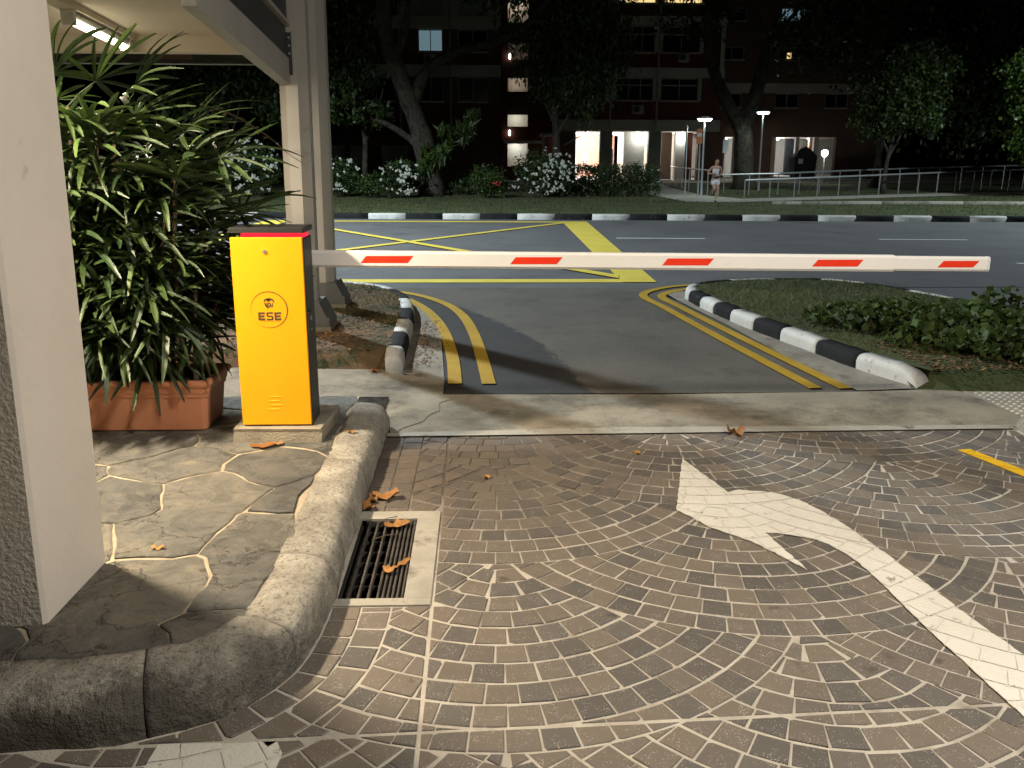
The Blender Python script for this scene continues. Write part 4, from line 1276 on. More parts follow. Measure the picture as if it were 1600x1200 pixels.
# concrete plinth
pl = MB()
po = [(-1.272, 4.178), (-0.822, 4.165), (-0.800, 4.60), (-1.272, 4.60)]
vs = [(x, y, 0.150) for x, y in po] + [(x + 0.006, y + 0.006, 0.212) for x, y in po] + [(x * 0.985 - 0.015, y * 0.99 + 0.043, 0.230) for x, y in po]
pl.add(vs, [(k, (k + 1) % 4, 4 + (k + 1) % 4, 4 + k) for k in range(4)] + [(4 + k, 4 + (k + 1) % 4, 8 + (k + 1) % 4, 8 + k) for k in range(4)] + [(8, 9, 10, 11)])
tag(pl.build('cabinet_plinth', M['concrete']), 'low rough concrete plinth under the yellow barrier cabinet', 'plinth')

# ---- barrier arm
AY = 4.52
arm = cab
ax0, ax1, ax2 = -1.08, 2.222, 2.737
az = lambda x: 1.060 - 0.0085 * (x - ax0)
def arm_piece(name, xa, xb, h, t, mat):
    prof = [(-t, -h * 0.36), (-t * 0.62, -h * 0.5), (t * 0.62, -h * 0.5), (t, -h * 0.36), (t, h * 0.36), (t * 0.62, h * 0.5), (-t * 0.62, h * 0.5), (-t, h * 0.36)]
    vs = [(xa, AY + a, az(xa) + b) for a, b in prof] + [(xb, AY + a, az(xb) + b) for a, b in prof]
    return MB().add(vs, [(k, (k + 1) % 8, 8 + (k + 1) % 8, 8 + k) for k in range(8)] + [tuple(range(7, -1, -1)), tuple(range(8, 16))]).build(name, mat, arm)
boom = arm_piece('boom', ax0, ax1, 0.088, 0.024, M['arm'])
arm = boom
arm_piece('boom_tip', ax1 + 0.001, ax2, 0.078, 0.020, M['arm'])
arm_piece('end_cap', ax2 + 0.001, ax2 + 0.012, 0.080, 0.021, M['sign_white'])
for z in (0.42, -0.40):
    pass
for xc in (-0.497, 0.290, 1.100, 1.911):
    w, h = 0.128, 0.0185
    y = AY - 0.0252
    zz = az(xc) + 0.001
    sk = 0.02
    MB().add([(xc - w + 0 - sk * 0.5, y, zz - h), (xc + w - sk * 0.9 - 0.0, y, zz - h), (xc + w + sk * 0.6, y, zz + h), (xc - w + sk, y, zz + h), (xc - w - sk * 0.5, y + 0.001, zz - h), (xc + w - sk * 0.9, y + 0.001, zz - h), (xc + w + sk * 0.6, y + 0.001, zz + h), (xc - w + sk, y + 0.001, zz + h)],
             [(0, 1, 2, 3), (0, 4, 5, 1), (1, 5, 6, 2), (2, 6, 7, 3), (3, 7, 4, 0)]).build('red_reflector', M['red'], arm)
xc, w, h, y = 2.575, 0.103, 0.0175, AY - 0.0212
zz = az(xc)
MB().add([(xc - w - 0.01, y, zz - h), (xc + w - 0.02, y, zz - h), (xc + w + 0.012, y, zz + h), (xc - w + 0.02, y, zz + h), (xc - w - 0.01, y + 0.001, zz - h), (xc + w - 0.02, y + 0.001, zz - h), (xc + w + 0.012, y + 0.001, zz + h), (xc - w + 0.02, y + 0.001, zz + h)],
         [(0, 1, 2, 3), (0, 4, 5, 1), (1, 5, 6, 2), (2, 6, 7, 3), (3, 7, 4, 0)]).build('red_reflector', M['red'], arm)
MB().tube([(-1.0, 4.431, 1.055), (-1.0, 4.492, 1.055)], [0.05, 0.05], 16).build('hub', M['cab_black'], cab)
MB().box(-1.06, -0.92, 4.4925, 4.4955, 1.012, 1.10).build('clamp_plate', M['galv'], cab)

# ---- terracotta trough planter
PX0, PX1, PY0, PY1 = -2.62, -1.425, 4.325, 4.72
plt = thing('planter', (-2.0, 4.52, 0.16), 'long terracotta trough planter on the flagstones behind the pillar', 'planter')
def frust(levels, nm, mat):
    vs, fs = [], []
    for (z, e) in levels:
        c = 0.03 - min(e, 0)
        vs += [(PX0 + e + 0.02, PY0 + e, z), (PX1 - e - 0.02, PY0 + e, z), (PX1 - e, PY0 + e + 0.02, z), (PX1 - e, PY1 - e - 0.02, z), (PX1 - e - 0.02, PY1 - e, z), (PX0 + e + 0.02, PY1 - e, z), (PX0 + e, PY1 - e - 0.02, z), (PX0 + e, PY0 + e + 0.02, z)]
    for i in range(len(levels) - 1):
        fs += [(8 * i + k, 8 * i + (k + 1) % 8, 8 * i + 8 + (k + 1) % 8, 8 * i + 8 + k) for k in range(8)]
    return MB().add(vs, fs).build(nm, mat, plt)
frust([(0.163, 0.045), (0.170, 0.038), (0.345, 0.022), (0.352, 0.014), (0.366, 0.014), (0.371, 0.018)], 'body', M['terracotta'])
frust([(0.369, 0.012), (0.378, 0.008), (0.404, 0.004), (0.410, -0.006), (0.425, -0.013), (0.440, -0.010), (0.446, 0.002), (0.444, 0.018), (0.40, 0.024), (0.36, 0.03)], 'rim', M['terracotta'])
sv = MB()
gx, gy = 26, 9
vs = [(PX0 + 0.022 + (PX1 - PX0 - 0.044) * i / gx, PY0 + 0.022 + (PY1 - PY0 - 0.044) * j_ / gy, 0.415 + noise.noise(Vector((i * 0.7, j_ * 0.7, 0))) * 0.02) for i in range(gx + 1) for j_ in range(gy + 1)]
sv.add(vs, [(i * (gy + 1) + j_, (i + 1) * (gy + 1) + j_, (i + 1) * (gy + 1) + j_ + 1, i * (gy + 1) + j_ + 1) for i in range(gx) for j_ in range(gy)])
sv.build('soil', M['soil'], plt)

# ---- fan palms in the planter
def palm_leaf_mesh(name, nseg, rlen, pet, spread, droop, seed):
    r = random.Random(seed)
    mb = MB()
    mb.tube([(0, 0, 0), (pet * 0.5, 0, pet * 0.05), (pet, 0, 0)], [0.0042, 0.0035, 0.003], 4, cap=False)
    for k in range(nseg):
        a = -spread / 2 + spread * k / (nseg - 1) + r.uniform(-0.08, 0.08)
        L = rlen * (0.76 + 0.24 * math.cos(a * 0.6)) * r.uniform(0.88, 1.08)
        w = r.uniform(0.010, 0.0165)
        dirv = Vector((math.cos(a), math.sin(a), r.uniform(-0.05, 0.25)))
        side = Vector((-math.sin(a), math.cos(a), 0))
        n = 7
        base = len(mb.v)
        dr = droop * r.uniform(0.3, 1.6)
        tw = r.uniform(-0.7, 0.7)
        for i in range(n + 1):
            u = i / n
            p = Vector((pet, 0, 0)) + dirv * (L * u) + Vector((0, 0, -dr * L * u ** 2.4))
            ww = w * [0.25, 0.55, 0.82, 0.97, 1.0, 0.95, 0.78, 0.30][i]
            sd = (side * math.cos(tw * u) + Vector((0, 0, 1)) * math.sin(tw * u))
            fold = 0.5 * ww
            mb.v += [tuple(p - sd * ww + Vector((0, 0, fold))), tuple(p), tuple(p + sd * ww + Vector((0, 0, fold)))]
        for i in range(n):
            b = base + i * 3
            mb.f += [(b, b + 1, b + 4, b + 3), (b + 1, b + 2, b + 5, b + 4)]
    me = bpy.data.meshes.new(name)
    me.from_pydata(mb.v, [], mb.f)
    return me
PALM_ME = [palm_leaf_mesh('leaf', [8, 9, 10, 11, 9, 7, 10, 8][k], [0.34, 0.38, 0.35, 0.40, 0.30, 0.32, 0.37, 0.28][k], [0.16, 0.22, 0.18, 0.25, 0.14, 0.2, 0.26, 0.12][k], [2.7, 3.2, 3.6, 3.0, 3.4, 2.6, 3.2, 3.0][k], [0.18, 0.32, 0.15, 0.42, 0.25, 0.5, 0.3, 0.2][k], 100 + k) for k in range(8)]
for k, me in enumerate(PALM_ME):
    me.materials.append(M['palm'])
PALM_PALE = PALM_ME[1].copy()
PALM_PALE.materials.clear()
PALM_PALE.materials.append(M['palm_pale'])
LEAF_CO = {}
for me in PALM_ME + [PALM_PALE]:
    LEAF_CO[me.name] = np.array([v.co[:] for v in me.vertices])
def palm(name, loc, label, canes, seed, per):
    r = random.Random(seed)
    t = thing(name, loc, label, 'palm', 'palms in the planter')
    for (cx_, cy_, h, lx, ly) in canes:
        pts = [(cx_ + lx * u * u, cy_ + ly * u * u, 0.40 + h * u) for u in (0, 0.25, 0.5, 0.75, 1.0)]
        MB().tube(pts, [0.015, 0.013, 0.012, 0.011, 0.008], 6, rough=0.25).build('cane', M['cane'], t)
        nl = max(4, int(per * h))
        for k in range(nl):
            u = 1.0 - (k / nl) * 0.84 if h > 0.5 else 1.0 - 0.5 * k / nl
            az_ = k * 2.399 + r.uniform(-0.5, 0.5)
            if math.sin(az_) > 0.75 and r.random() < 0.5:
                az_ = -az_
            tilt = r.uniform(-0.15, 0.65) + (0.45 if k == 0 else 0) - (1 - u) * 0.55
            if u * h < 0.30:
                tilt = r.uniform(0.2, 0.8)
            me = PALM_PALE if r.random() < 0.02 else PALM_ME[r.randrange(8)]
            o = bpy.data.objects.new('leaf', me)
            COL.objects.link(o)
            adopt(o, t)
            p = (cx_ + lx * u * u, cy_ + ly * u * u, 0.40 + h * u)
            rx_, sc = r.uniform(-0.5, 0.5), r.uniform(0.85, 1.15)
            co = LEAF_CO[me.name]
            for tr_ in range(14):
                Mx = Matrix.Translation(p) @ Matrix.Rotation(az_, 4, 'Z') @ Matrix.Rotation(-tilt, 4, 'Y') @ Matrix.Rotation(rx_, 4, 'X') @ Matrix.Scale(sc, 4)
                A_ = np.array(Mx)
                q = co @ A_[:3, :3].T + A_[:3, 3]
                hit = (q[:, 0] > -1.25) & (q[:, 1] < 4.5) & (q[:, 2] < 1.3)
                f_ = q[(q[:, 1] > 3.5) & (q[:, 1] < 4.22)]
                if len(f_):       # would it throw its shadow on the cabinet door?
                    t_ = (4.22 - 3.42) / (f_[:, 1] - 3.42)
                    hx, hz = -2.15 + (f_[:, 0] + 2.15) * t_, 2.355 + (f_[:, 2] - 2.355) * t_
                    sh = ((hx > -1.24) & (hx < -0.86) & (hz > 0.2) & (hz < 1.25)).sum()
                else:
                    sh = 0
                if not hit.any() and sh < 1:
                    break
                az_ += 0.5
            else:
                bpy.data.objects.remove(o)
                continue
            o.location = p
            o.rotation_euler = (rx_, -tilt, az_)
            o.scale = (sc, sc, sc)
    return t
r_ = random.Random(5)
big = []
for k in range(13):
    cx_ = -2.50 + 0.074 * k + r_.uniform(-0.03, 0.03)
    h = r_.uniform(0.65, 1.25) if k % 3 else r_.uniform(1.05, 1.35)
    if cx_ > -1.8:
        h *= 0.85
    big.append((cx_, r_.uniform(4.42, 4.64), h, r_.uniform(-0.08, 0.12), r_.uniform(-0.08, 0.06)))
big += [(-2.15, 4.44, 0.38, -0.05, -0.05), (-1.95, 4.43, 0.32, 0.05, -0.06), (-1.85, 4.45, 0.5, 0.03, -0.05), (-2.08, 4.5, 1.42, 0.02, 0.0), (-1.78, 4.55, 1.15, 0.10, 0.0), (-1.92, 4.58, 1.30, 0.04, 0.0), (-1.70, 4.62, 1.0, 0.10, 0.03), (-2.2, 4.6, 1.45, 0.0, 0.0)]
palm('fan_palm', (-2.0, 4.52, 0.41), 'tall bushy green fan palm filling the planter beside the pillar', big, 31, 19.0)
sml = [(-1.60, 4.52, 0.62, 0.04, 0.0), (-1.56, 4.58, 0.78, 0.10, -0.02), (-1.53, 4.47, 0.50, 0.05, -0.04), (-1.62, 4.60, 0.85, -0.02, 0.0), (-1.48, 4.56, 0.42, 0.06, 0.0)]
palm('fan_palm', (-1.56, 4.53, 0.41), 'smaller fan palm at the planter end beside the yellow cabinet', sml, 77, 9.0)
# straggling climber reaching from the palm to the post
vn = thing('climbing_twig', (-1.64, 7.2, 1.5), 'thin straggling twig reaching from the palm to the grey post', 'twig')
vp = spline([(-1.62, 5.2, 1.87), (-1.60, 5.7, 1.84), (-1.62, 6.2, 1.80), (-1.58, 6.7, 1.70), (-1.56, 7.10, 1.60), (-1.42, 7.14, 1.50)], 0.08)
MB().tube(vp, [0.006] * (len(vp) - 4) + [0.004, 0.003, 0.002, 0.0015], 5).build('stem', M['cane'], vn)
for k in range(3, len(vp) - 5, 2):
    p = vp[k]
    for q in range(3):
        a = random.uniform(0, 6.28)
        d = Vector((math.cos(a), math.sin(a), random.uniform(-0.6, 0.3))) * random.uniform(0.04, 0.09)
        sd = d.cross(Vector((0, 0, 1))).normalized() * 0.012
        MB().add([tuple(p), tuple(p + d * 0.5 + sd), tuple(p + d), tuple(p + d * 0.5 - sd)], [(0, 1, 2, 3)]).build('leaf', M['palm_pale'], vn)

# ---- dead leaves lying about
def dead_leaf(x, y, z, L, w, ang, curl, label):
    n = 6
    vs = []
    ca, sa = math.cos(ang), math.sin(ang)
    for i in range(n + 1):
        u = i / n
        ww = w * math.sin(math.pi * (0.08 + 0.86 * u)) * (1 + 0.35 * math.sin(u * 21 + x * 7))
        for s_ in (-1, 0, 1):
            lx, ly = (u - 0.5) * L, s_ * ww
            lz = 0.004 + curl * ((u - 0.5) ** 2 * 0.8 * L + abs(s_) * ww * (0.55 + 0.5 * math.sin(7 * u + x * 9))) + 0.004 * math.sin(9 * u + s_)
            vs.append((x + lx * ca - ly * sa, y + lx * sa + ly * ca, z + lz))
    fs = []
    for i in range(n):
        b = i * 3
        fs += [(b, b + 3, b + 4, b + 1), (b + 1, b + 4, b + 5, b + 2)]
    return tag(MB().add(vs, fs).build('dead_leaf', M['dead_leaf'], smooth=True), label, 'leaf', 'fallen dead leaves')
dead_leaf(1.49, 4.70, 0.004, 0.12, 0.045, 0.3, 1.0, 'curled brown dead leaf at the back edge of the paving')
dead_leaf(0.847, 4.385, 0.004, 0.05, 0.018, 0.9, 0.5, 'tiny orange dead leaf left of the arrow tip')
dead_leaf(-0.455, 3.80, 0.004, 0.13, 0.040, 0.1, 0.8, 'large pale dead leaf on the setts above the drain')
dead_leaf(-0.52, 3.76, 0.004, 0.07, 0.028, 1.2, 0.9, 'orange dead leaf against the kerb above the drain')
dead_leaf(-0.525, 3.68, 0.004, 0.08, 0.03, 2.2, 0.9, 'dark curled dead leaf in the kerb corner by the drain')
dead_leaf(-0.375, 3.50, -0.004, 0.115, 0.035, 0.15, 0.5, 'yellow-brown dead leaf lying on the far end of the grate')
dead_leaf(-0.37, 3.07, -0.004, 0.045, 0.022, 1.0, 1.2, 'small curled dead leaf in the middle of the grate')
dead_leaf(-0.325, 3.14, -0.004, 0.12, 0.014, 0.95, 0.2, 'long thin brown leaf slanting across the grate')
dead_leaf(-1.10, 4.11, 0.158, 0.13, 0.035, 0.1, 0.3, 'yellow dead leaf on the flagstones before the cabinet plinth')
dead_leaf(-1.04, 4.145, 0.158, 0.07, 0.02, -0.1, 0.3, 'small yellow dead leaf touching the cabinet plinth')
dead_leaf(-1.21, 2.97, 0.16, 0.05, 0.014, 0.0, 0.4, 'small brown leaf fragment beside the pillar foot')
dead_leaf(-0.80, 6.2, 0.01, 0.09, 0.035, 0.4, 0.4, 'dark yellow leaf on the footpath behind the barrier')
dead_leaf(-0.69, 4.3, 0.165, 0.05, 0.018, 0.2, 0.6, 'small rust-brown leaf on top of the kerb')
dead_leaf(0.02, 4.05, 0.004, 0.05, 0.018, 0.6, 0.5, 'small orange leaf on the setts right of the drain')
for k, (x, y, ang, L) in enumerate([(-0.47, 3.35, 0.45, 0.13), (-0.46, 3.52, 0.75, 0.10), (0.35, 3.95, -0.5, 0.12)]):
    tag(MB().tube([(x, y, 0.004), (x + L * 0.5 * math.cos(ang), y + L * 0.5 * math.sin(ang), 0.012), (x + L * math.cos(ang), y + L * math.sin(ang), 0.005)], 0.0018, 5).build('twig', M['cane']), ['thin pale twig lying across the middle of the grate', 'thin pale twig at the far left corner of the grate', 'thin dark twig on the setts left of the arrow'][k], 'twig', 'fallen twigs')

# ================================================================== GRASS AND GROUND COVER
def in_poly(px, py, poly):
    inside = np.zeros(len(px), bool)
    n = len(poly)
    for i in range(n):
        x0_, y0_ = poly[i]
        x1_, y1_ = poly[(i + 1) % n]
        c = ((y0_ > py) != (y1_ > py)) & (px < (x1_ - x0_) * (py - y0_) / ((y1_ - y0_) or 1e-9) + x0_)
        inside ^= c
    return inside
def tri_field(name, P, sizes, widths, mat, lean=0.5, flatq=False):
    """many single-blade triangles (or flat leaf quads) as one mesh"""
    n = len(P)
    a = rng.uniform(0, 2 * np.pi, n)
    sd = np.stack([np.cos(a), np.sin(a), np.zeros(n)], 1) * widths[:, None]
    b = rng.uniform(0, 2 * np.pi, n)
    if flatq:
        up = np.stack([-np.sin(a), np.cos(a), rng.uniform(-0.35, 0.5, n)], 1) * sizes[:, None]
        V = np.stack([P - up * 0.5, P + sd, P + up * 0.5, P - sd], 1).reshape(-1, 3)
        F = np.arange(4 * n).reshape(-1, 4)
    else:
        up = np.stack([np.cos(b) * lean, np.sin(b) * lean, np.ones(n)], 1) * sizes[:, None]
        V = np.stack([P - sd, P + sd, P + up], 1).reshape(-1, 3)
        F = np.arange(3 * n).reshape(-1, 3)
    me = bpy.data.meshes.new(name)
    me.from_pydata(V.tolist(), [], F.tolist())
    return link(name, me, mat)
def scatter(poly, n, keep=None):
    xs = [p[0] for p in poly]
    ys = [p[1] for p in poly]
    x = rng.uniform(min(xs), max(xs), n)
    y = rng.uniform(min(ys), max(ys), n)
    m = in_poly(x, y, poly)
    x, y = x[m], y[m]
    if keep is not None:
        k = keep(x, y)
        x, y = x[k], y[k]
    return x, y
def nz(x, y, s, o=0.0):
    return np.array([noise.noise(Vector((a * s, b * s, o))) for a, b in zip(x, y)])
Lpoly = [(-0.76, 6.42)] + [p for p in kli if p[0] > -4.2] + [(-4.2, 6.5)]
x, y = scatter(Lpoly, 26000)
d = nz(x, y, 1.5) + (y - 7.6) * 0.55
k = d > rng.uniform(-0.35, 0.5, len(x))
x1_, y1_ = x[k], y[k]
P = np.stack([x1_, y1_, np.full(len(x1_), 0.12)], 1)
tag(stuff(tri_field('grass', P, rng.uniform(0.015, 0.05, len(P)), rng.uniform(0.002, 0.0045, len(P)), M['grass'], 0.9)), 'thin grass on the small verge behind the cabinet', 'grass')
x2, y2 = scatter(Lpoly, 7500)
k = rng.uniform(0, 1, len(x2)) < np.clip(0.9 - (y2 - 6.4) * 0.22 + nz(x2, y2, 2.0, 5) * 0.8, 0.03, 1)
P = np.stack([x2[k], y2[k], np.full(k.sum(), 0.13)], 1)
tag(stuff(tri_field('leaf_litter', P, rng.uniform(0.02, 0.06, len(P)), rng.uniform(0.006, 0.017, len(P)), M['litter'], flatq=True)), 'brown leaf litter on the bare soil of the small verge', 'leaf litter')
# litter in the left gutter
x2 = rng.normal(-0.50, 0.07, 500)
y2 = rng.uniform(6.3, 8.2, 500)
P = np.stack([x2, y2, np.full(500, 0.014)], 1)
tag(stuff(tri_field('leaf_litter', P[x2 > -0.57], rng.uniform(0.012, 0.04, 500)[x2 > -0.57], rng.uniform(0.004, 0.010, 500)[x2 > -0.57], M['litter'], flatq=True)), 'dead leaf bits gathered in the left gutter by the painted kerb', 'leaf litter')
Rpoly = [p for p in kri] + [(14, 5.5), (4.7, 5.6), (3.35, 5.72)]
x, y = scatter(Rpoly, 75000, lambda x, y: (x < 8) & (y > 6.2))
P = np.stack([x, y, np.full(len(x), 0.12)], 1)
tag(stuff(tri_field('grass', P, rng.uniform(0.02, 0.05, len(P)), rng.uniform(0.002, 0.005, len(P)), M['grass'], 0.8)), 'short dark grass on the kerbed island at right', 'grass')
x, y = scatter([(3.2, 5.72), (3.1, 6.6), (4.4, 6.9), (8, 6.3), (8, 5.6)], 5000)
P = np.stack([x, y, np.full(len(x), 0.13)], 1)
tag(stuff(tri_field('leaf_litter', P, rng.uniform(0.02, 0.06, len(P)), rng.uniform(0.006, 0.017, len(P)), M['litter'], flatq=True)), 'brown leaf litter along the near edge of the right island', 'leaf litter')
x, y = scatter([(-16, 22.4), (-3, 21.8), (6, 21.3), (30, 21.1), (30, 45), (-16, 45)], 60000, lambda x, y: (y < 29 + rng.uniform(0, 16, len(y))))
pathpoly = [(6.6, 27.6), (8.1, 27.4), (12.0, 29.3), (20, 33.2), (30, 36), (30, 37.6), (19.5, 34.8), (11.4, 30.7), (9.0, 29.6), (8.3, 32), (8.7, 40), (9.6, 46.5), (7.2, 46.5), (6.9, 40), (6.4, 32)]
k = ~in_poly(x, y, pathpoly)
x, y = x[k], y[k]
P = np.stack([x, y, np.full(len(x), 0.108)], 1)
tag(stuff(tri_field('grass', P, rng.uniform(0.03, 0.075, len(P)), rng.uniform(0.006, 0.014, len(P)), M['grass'], 0.8)), 'mown grass verge beyond the road', 'grass')

def leaf_cloud(centers_, radii, n, size, aspect=0.5, droop=0.3, shell=0.35, sub=None):
    """leaf quads in clumps; returns verts, faces"""
    V = []
    for (c, r, w) in zip(centers_, radii, np.array([np.prod(q) ** (2 / 3) for q in radii]) / sum(np.prod(q) ** (2 / 3) for q in radii)):
        m = max(8, int(n * w))
        ns = max(3, m // (sub or 26))
        g_ = rng.normal(size=(ns, 3))
        g_ /= np.linalg.norm(g_, axis=1)[:, None]
        g_ *= (shell + (1 - shell) * rng.uniform(0, 1, ns)[:, None] ** 0.5)
        sc = g_ * np.array(r) + np.array(c)
        idx = rng.integers(0, ns, m)
        spread = min(r) * 0.20
        V.append(sc[idx] + rng.normal(size=(m, 3)) * spread)
    P = np.concatenate(V)
    m = len(P)
    dirs = rng.normal(size=(m, 3))
    dirs[:, 2] -= droop * 2
    dirs /= np.linalg.norm(dirs, axis=1)[:, None]
    sd = np.cross(dirs, rng.normal(size=(m, 3)))
    sd /= np.linalg.norm(sd, axis=1)[:, None] + 1e-9
    L = size * rng.uniform(0.6, 1.3, m)[:, None]
    Q = np.stack([P - dirs * L * 0.5, P + sd * L * aspect * 0.5, P + dirs * L * 0.5, P - sd * L * aspect * 0.5], 1).reshape(-1, 3)
    return Q, np.arange(4 * m).reshape(-1, 4)
def cloud_obj(name, mat, parent, *a, zmin=None, **k):
    Q, F = leaf_cloud(*a, **k)
    if zmin is not None:
        Q[:, 2] = np.maximum(Q[:, 2], zmin)
    me = bpy.data.meshes.new(name)
    me.from_pydata(Q.tolist(), [], F.tolist())
    return stuff(link(name, me, mat, parent))

# low leafy plants on the right island: individual clumps
gc_spots = [(3.15, 7.35, 0.30, 0.22), (3.42, 7.05, 0.32, 0.27), (3.55, 6.55, 0.34, 0.24), (3.85, 6.95, 0.36, 0.32), (4.15, 6.5, 0.38, 0.30), (4.45, 7.0, 0.40, 0.36), (3.85, 6.15, 0.30, 0.22), (4.55, 6.1, 0.4, 0.30), (4.95, 6.6, 0.4, 0.42), (5.3, 7.1, 0.40, 0.50), (5.4, 6.3, 0.42, 0.40), (3.75, 7.5, 0.30, 0.22)]
gc_lab = ['low leafy plant at the left end of the island shrubs, nearest the painted kerb', 'leafy plant second from the left in the island shrubs', 'low plant at the front left of the island shrubs', 'leafy mound behind the front row, left of centre on the island', 'leafy mound in the centre front of the island shrubs', 'taller leafy mound in the back centre of the island shrubs', 'small low plant by the bare soil on the island', 'wide leafy plant at the front right of the island shrubs', 'leafy shrub right of centre on the island', 'tallest island shrub by the right frame edge', 'leafy shrub at the right front corner of the island', 'small plant at the back left of the island shrubs']
for (gx_, gy_, gr_, gh_), lb in zip(gc_spots, gc_lab):
    gh_ *= 0.85
    t = thing('leafy_shrub', (gx_, gy_, 0.105), lb, 'shrub', 'shrubs on the right island')
    cloud_obj('foliage', M['cover_leaf'], t, [(gx_, gy_, 0.10 + gh_ * 0.5)], [(gr_, gr_, gh_ * 0.62)], 420, 0.075, aspect=0.8, droop=0.1, shell=0.3, zmin=0.11, sub=8)
    st = MB()
    for q in range(6):
        a = q * 1.05
        st.tube([(gx_, gy_, 0.10), (gx_ + 0.5 * gr_ * math.cos(a), gy_ + 0.5 * gr_ * math.sin(a), 0.1 + gh_ * 0.8)], [0.006, 0.003], 4)
    st.build('stems', M['cane'], t)

# ================================================================== BEYOND THE ROAD
def far_tree(name, base, label, trunk, limbs, crowns, n, size, leafmat, droop=0.5, aspect=0.4, group=None, tr=None):
    t = thing(name, base, label, 'tree', group)
    p0 = spline(trunk, 0.35)
    r0, r1 = tr
    rr = [r0 + (r1 - r0) * (i / (len(p0) - 1)) ** 0.7 for i in range(len(p0))]
    rr[0] *= 1.45
    rr[1] *= 1.15
    MB().tube(p0, rr, 12, rough=0.22).build('trunk', M['bark'], t, smooth=True)
    for lp, a, b in limbs:
        q = spline(lp, 0.35)
        MB().tube(q, [a + (b - a) * i / (len(q) - 1) for i in range(len(q))], 8, rough=0.18).build('limb', M['bark'], t, smooth=True)
    if crowns:
        cloud_obj('crown', leafmat, t, [c for c, r in crowns], [r for c, r in crowns], n, size, aspect=aspect, droop=droop)
    return t
# leaning forked rain tree with ferns
rt_ = far_tree('rain_tree', (-1.78, 31, 0.1), 'big leaning forked tree trunk between the white flowering bushes', [(-1.75, 31, 0.05), (-1.85, 31, 0.9), (-2.0, 31, 1.9), (-2.35, 31, 3.0), (-2.75, 31, 4.1), (-3.15, 31, 5.2), (-3.3, 31, 6.4), (-3.0, 31, 7.6)],
    [([(-2.4, 31, 3.1), (-2.0, 31.2, 4.2), (-1.5, 31.3, 4.7), (-0.7, 31.3, 5.1), (0.5, 31.2, 5.35), (1.4, 31, 5.75), (2.0, 30.8, 6.3), (2.6, 30.7, 7.0)], 0.24, 0.09),
     ([(-1.9, 31, 1.5), (-2.5, 30.9, 2.1), (-3.3, 30.8, 2.6), (-3.8, 30.6, 2.75)], 0.16, 0.05),
     ([(-3.0, 31, 4.8), (-2.6, 31, 5.6), (-2.45, 31.1, 6.6), (-2.2, 31, 7.6)], 0.17, 0.09)],
    [((-2.0, 31.5, 9.5), (4.2, 3.5, 1.7)), ((2.5, 31, 8.4), (2.5, 2.5, 1.0)), ((-4.6, 30.5, 3.0), (1.3, 0.8, 0.5)), ((-5.6, 31.8, 6.4), (1.9, 1.2, 1.5)), ((0.4, 31.8, 7.4), (1.7, 1.2, 0.8))], 12000, 0.28, M['leaf_dark'], tr=(0.42, 0.24))
Q, F = leaf_cloud([(-1.6, 30.6, 1.8), (-0.9, 30.6, 2.25), (-0.35, 30.7, 2.5), (-2.1, 30.7, 1.2)], [(0.55, 0.4, 0.65), (0.6, 0.4, 0.5), (0.4, 0.3, 0.4), (0.25, 0.3, 0.5)], 620, 0.6, aspect=0.15, droop=0.8)
me = bpy.data.meshes.new('fern')
me.from_pydata(Q.tolist(), [], F.tolist())
fern = thing('bird_nest_fern', (-1.45, 30.65, 1.5), 'clump of drooping fern growing on the forked tree trunk', 'fern')
stuff(link('fronds', me, M['leaf_mid'], fern))
far_tree('weeping_tree', (3.0, 31.5, 0.1), 'dense drooping tree hiding the middle of the apartment block', [(2.7, 31.6, 0.1), (2.75, 31.6, 1.5), (2.65, 31.6, 3.5), (2.8, 31.6, 5.5)],
    [([(2.7, 31.6, 2.2), (3.2, 31.4, 3.0), (3.8, 31.2, 4.2)], 0.08, 0.04), ([(2.7, 31.6, 2.6), (2.2, 31.6, 3.6), (1.9, 31.7, 4.6)], 0.08, 0.04), ([(3.0, 31.4, 1.9), (3.5, 31.2, 2.2), (3.9, 31.0, 2.5)], 0.03, 0.012)],
    [((3.6, 31.3, 3.9), (1.25, 1.1, 1.2)), ((4.3, 31, 5.0), (1.0, 1.0, 1.2)), ((2.6, 31.5, 6.0), (1.8, 1.4, 1.5)), ((2.2, 31.6, 4.4), (0.9, 0.8, 1.0)), ((4.0, 31.2, 6.6), (1.5, 1.3, 1.4))], 9500, 0.20, M['leaf_dark'], droop=1.0, aspect=0.36, tr=(0.16, 0.10))
far_tree('forked_tree', (11.6, 38, 0.1), 'thick forked tree trunk behind the right street lamp', [(11.62, 38, 0.05), (11.55, 38, 1.2), (11.45, 38, 2.3), (11.25, 38, 3.1)],
    [([(11.3, 38, 2.7), (10.7, 38, 3.7), (10.1, 38, 4.8), (9.75, 38, 6.0), (9.5, 38, 7.6)], 0.34, 0.16), ([(11.5, 38, 2.8), (11.85, 38, 4.0), (12.1, 38, 5.3), (12.05, 38, 6.4), (11.3, 38, 8.0)], 0.33, 0.15), ([(12.1, 38, 5.9), (12.7, 38, 6.7), (13.8, 38, 8.0)], 0.12, 0.06)],
    [((11, 38, 10), (4.5, 3, 1.6)), ((9.2, 38.5, 7.6), (1.9, 1.3, 1.1)), ((14.6, 38.5, 6.6), (2.2, 1.4, 1.5)), ((17.5, 39, 8.0), (2.6, 1.6, 1.6))], 8000, 0.3, M['leaf_dark'], tr=(0.48, 0.36))
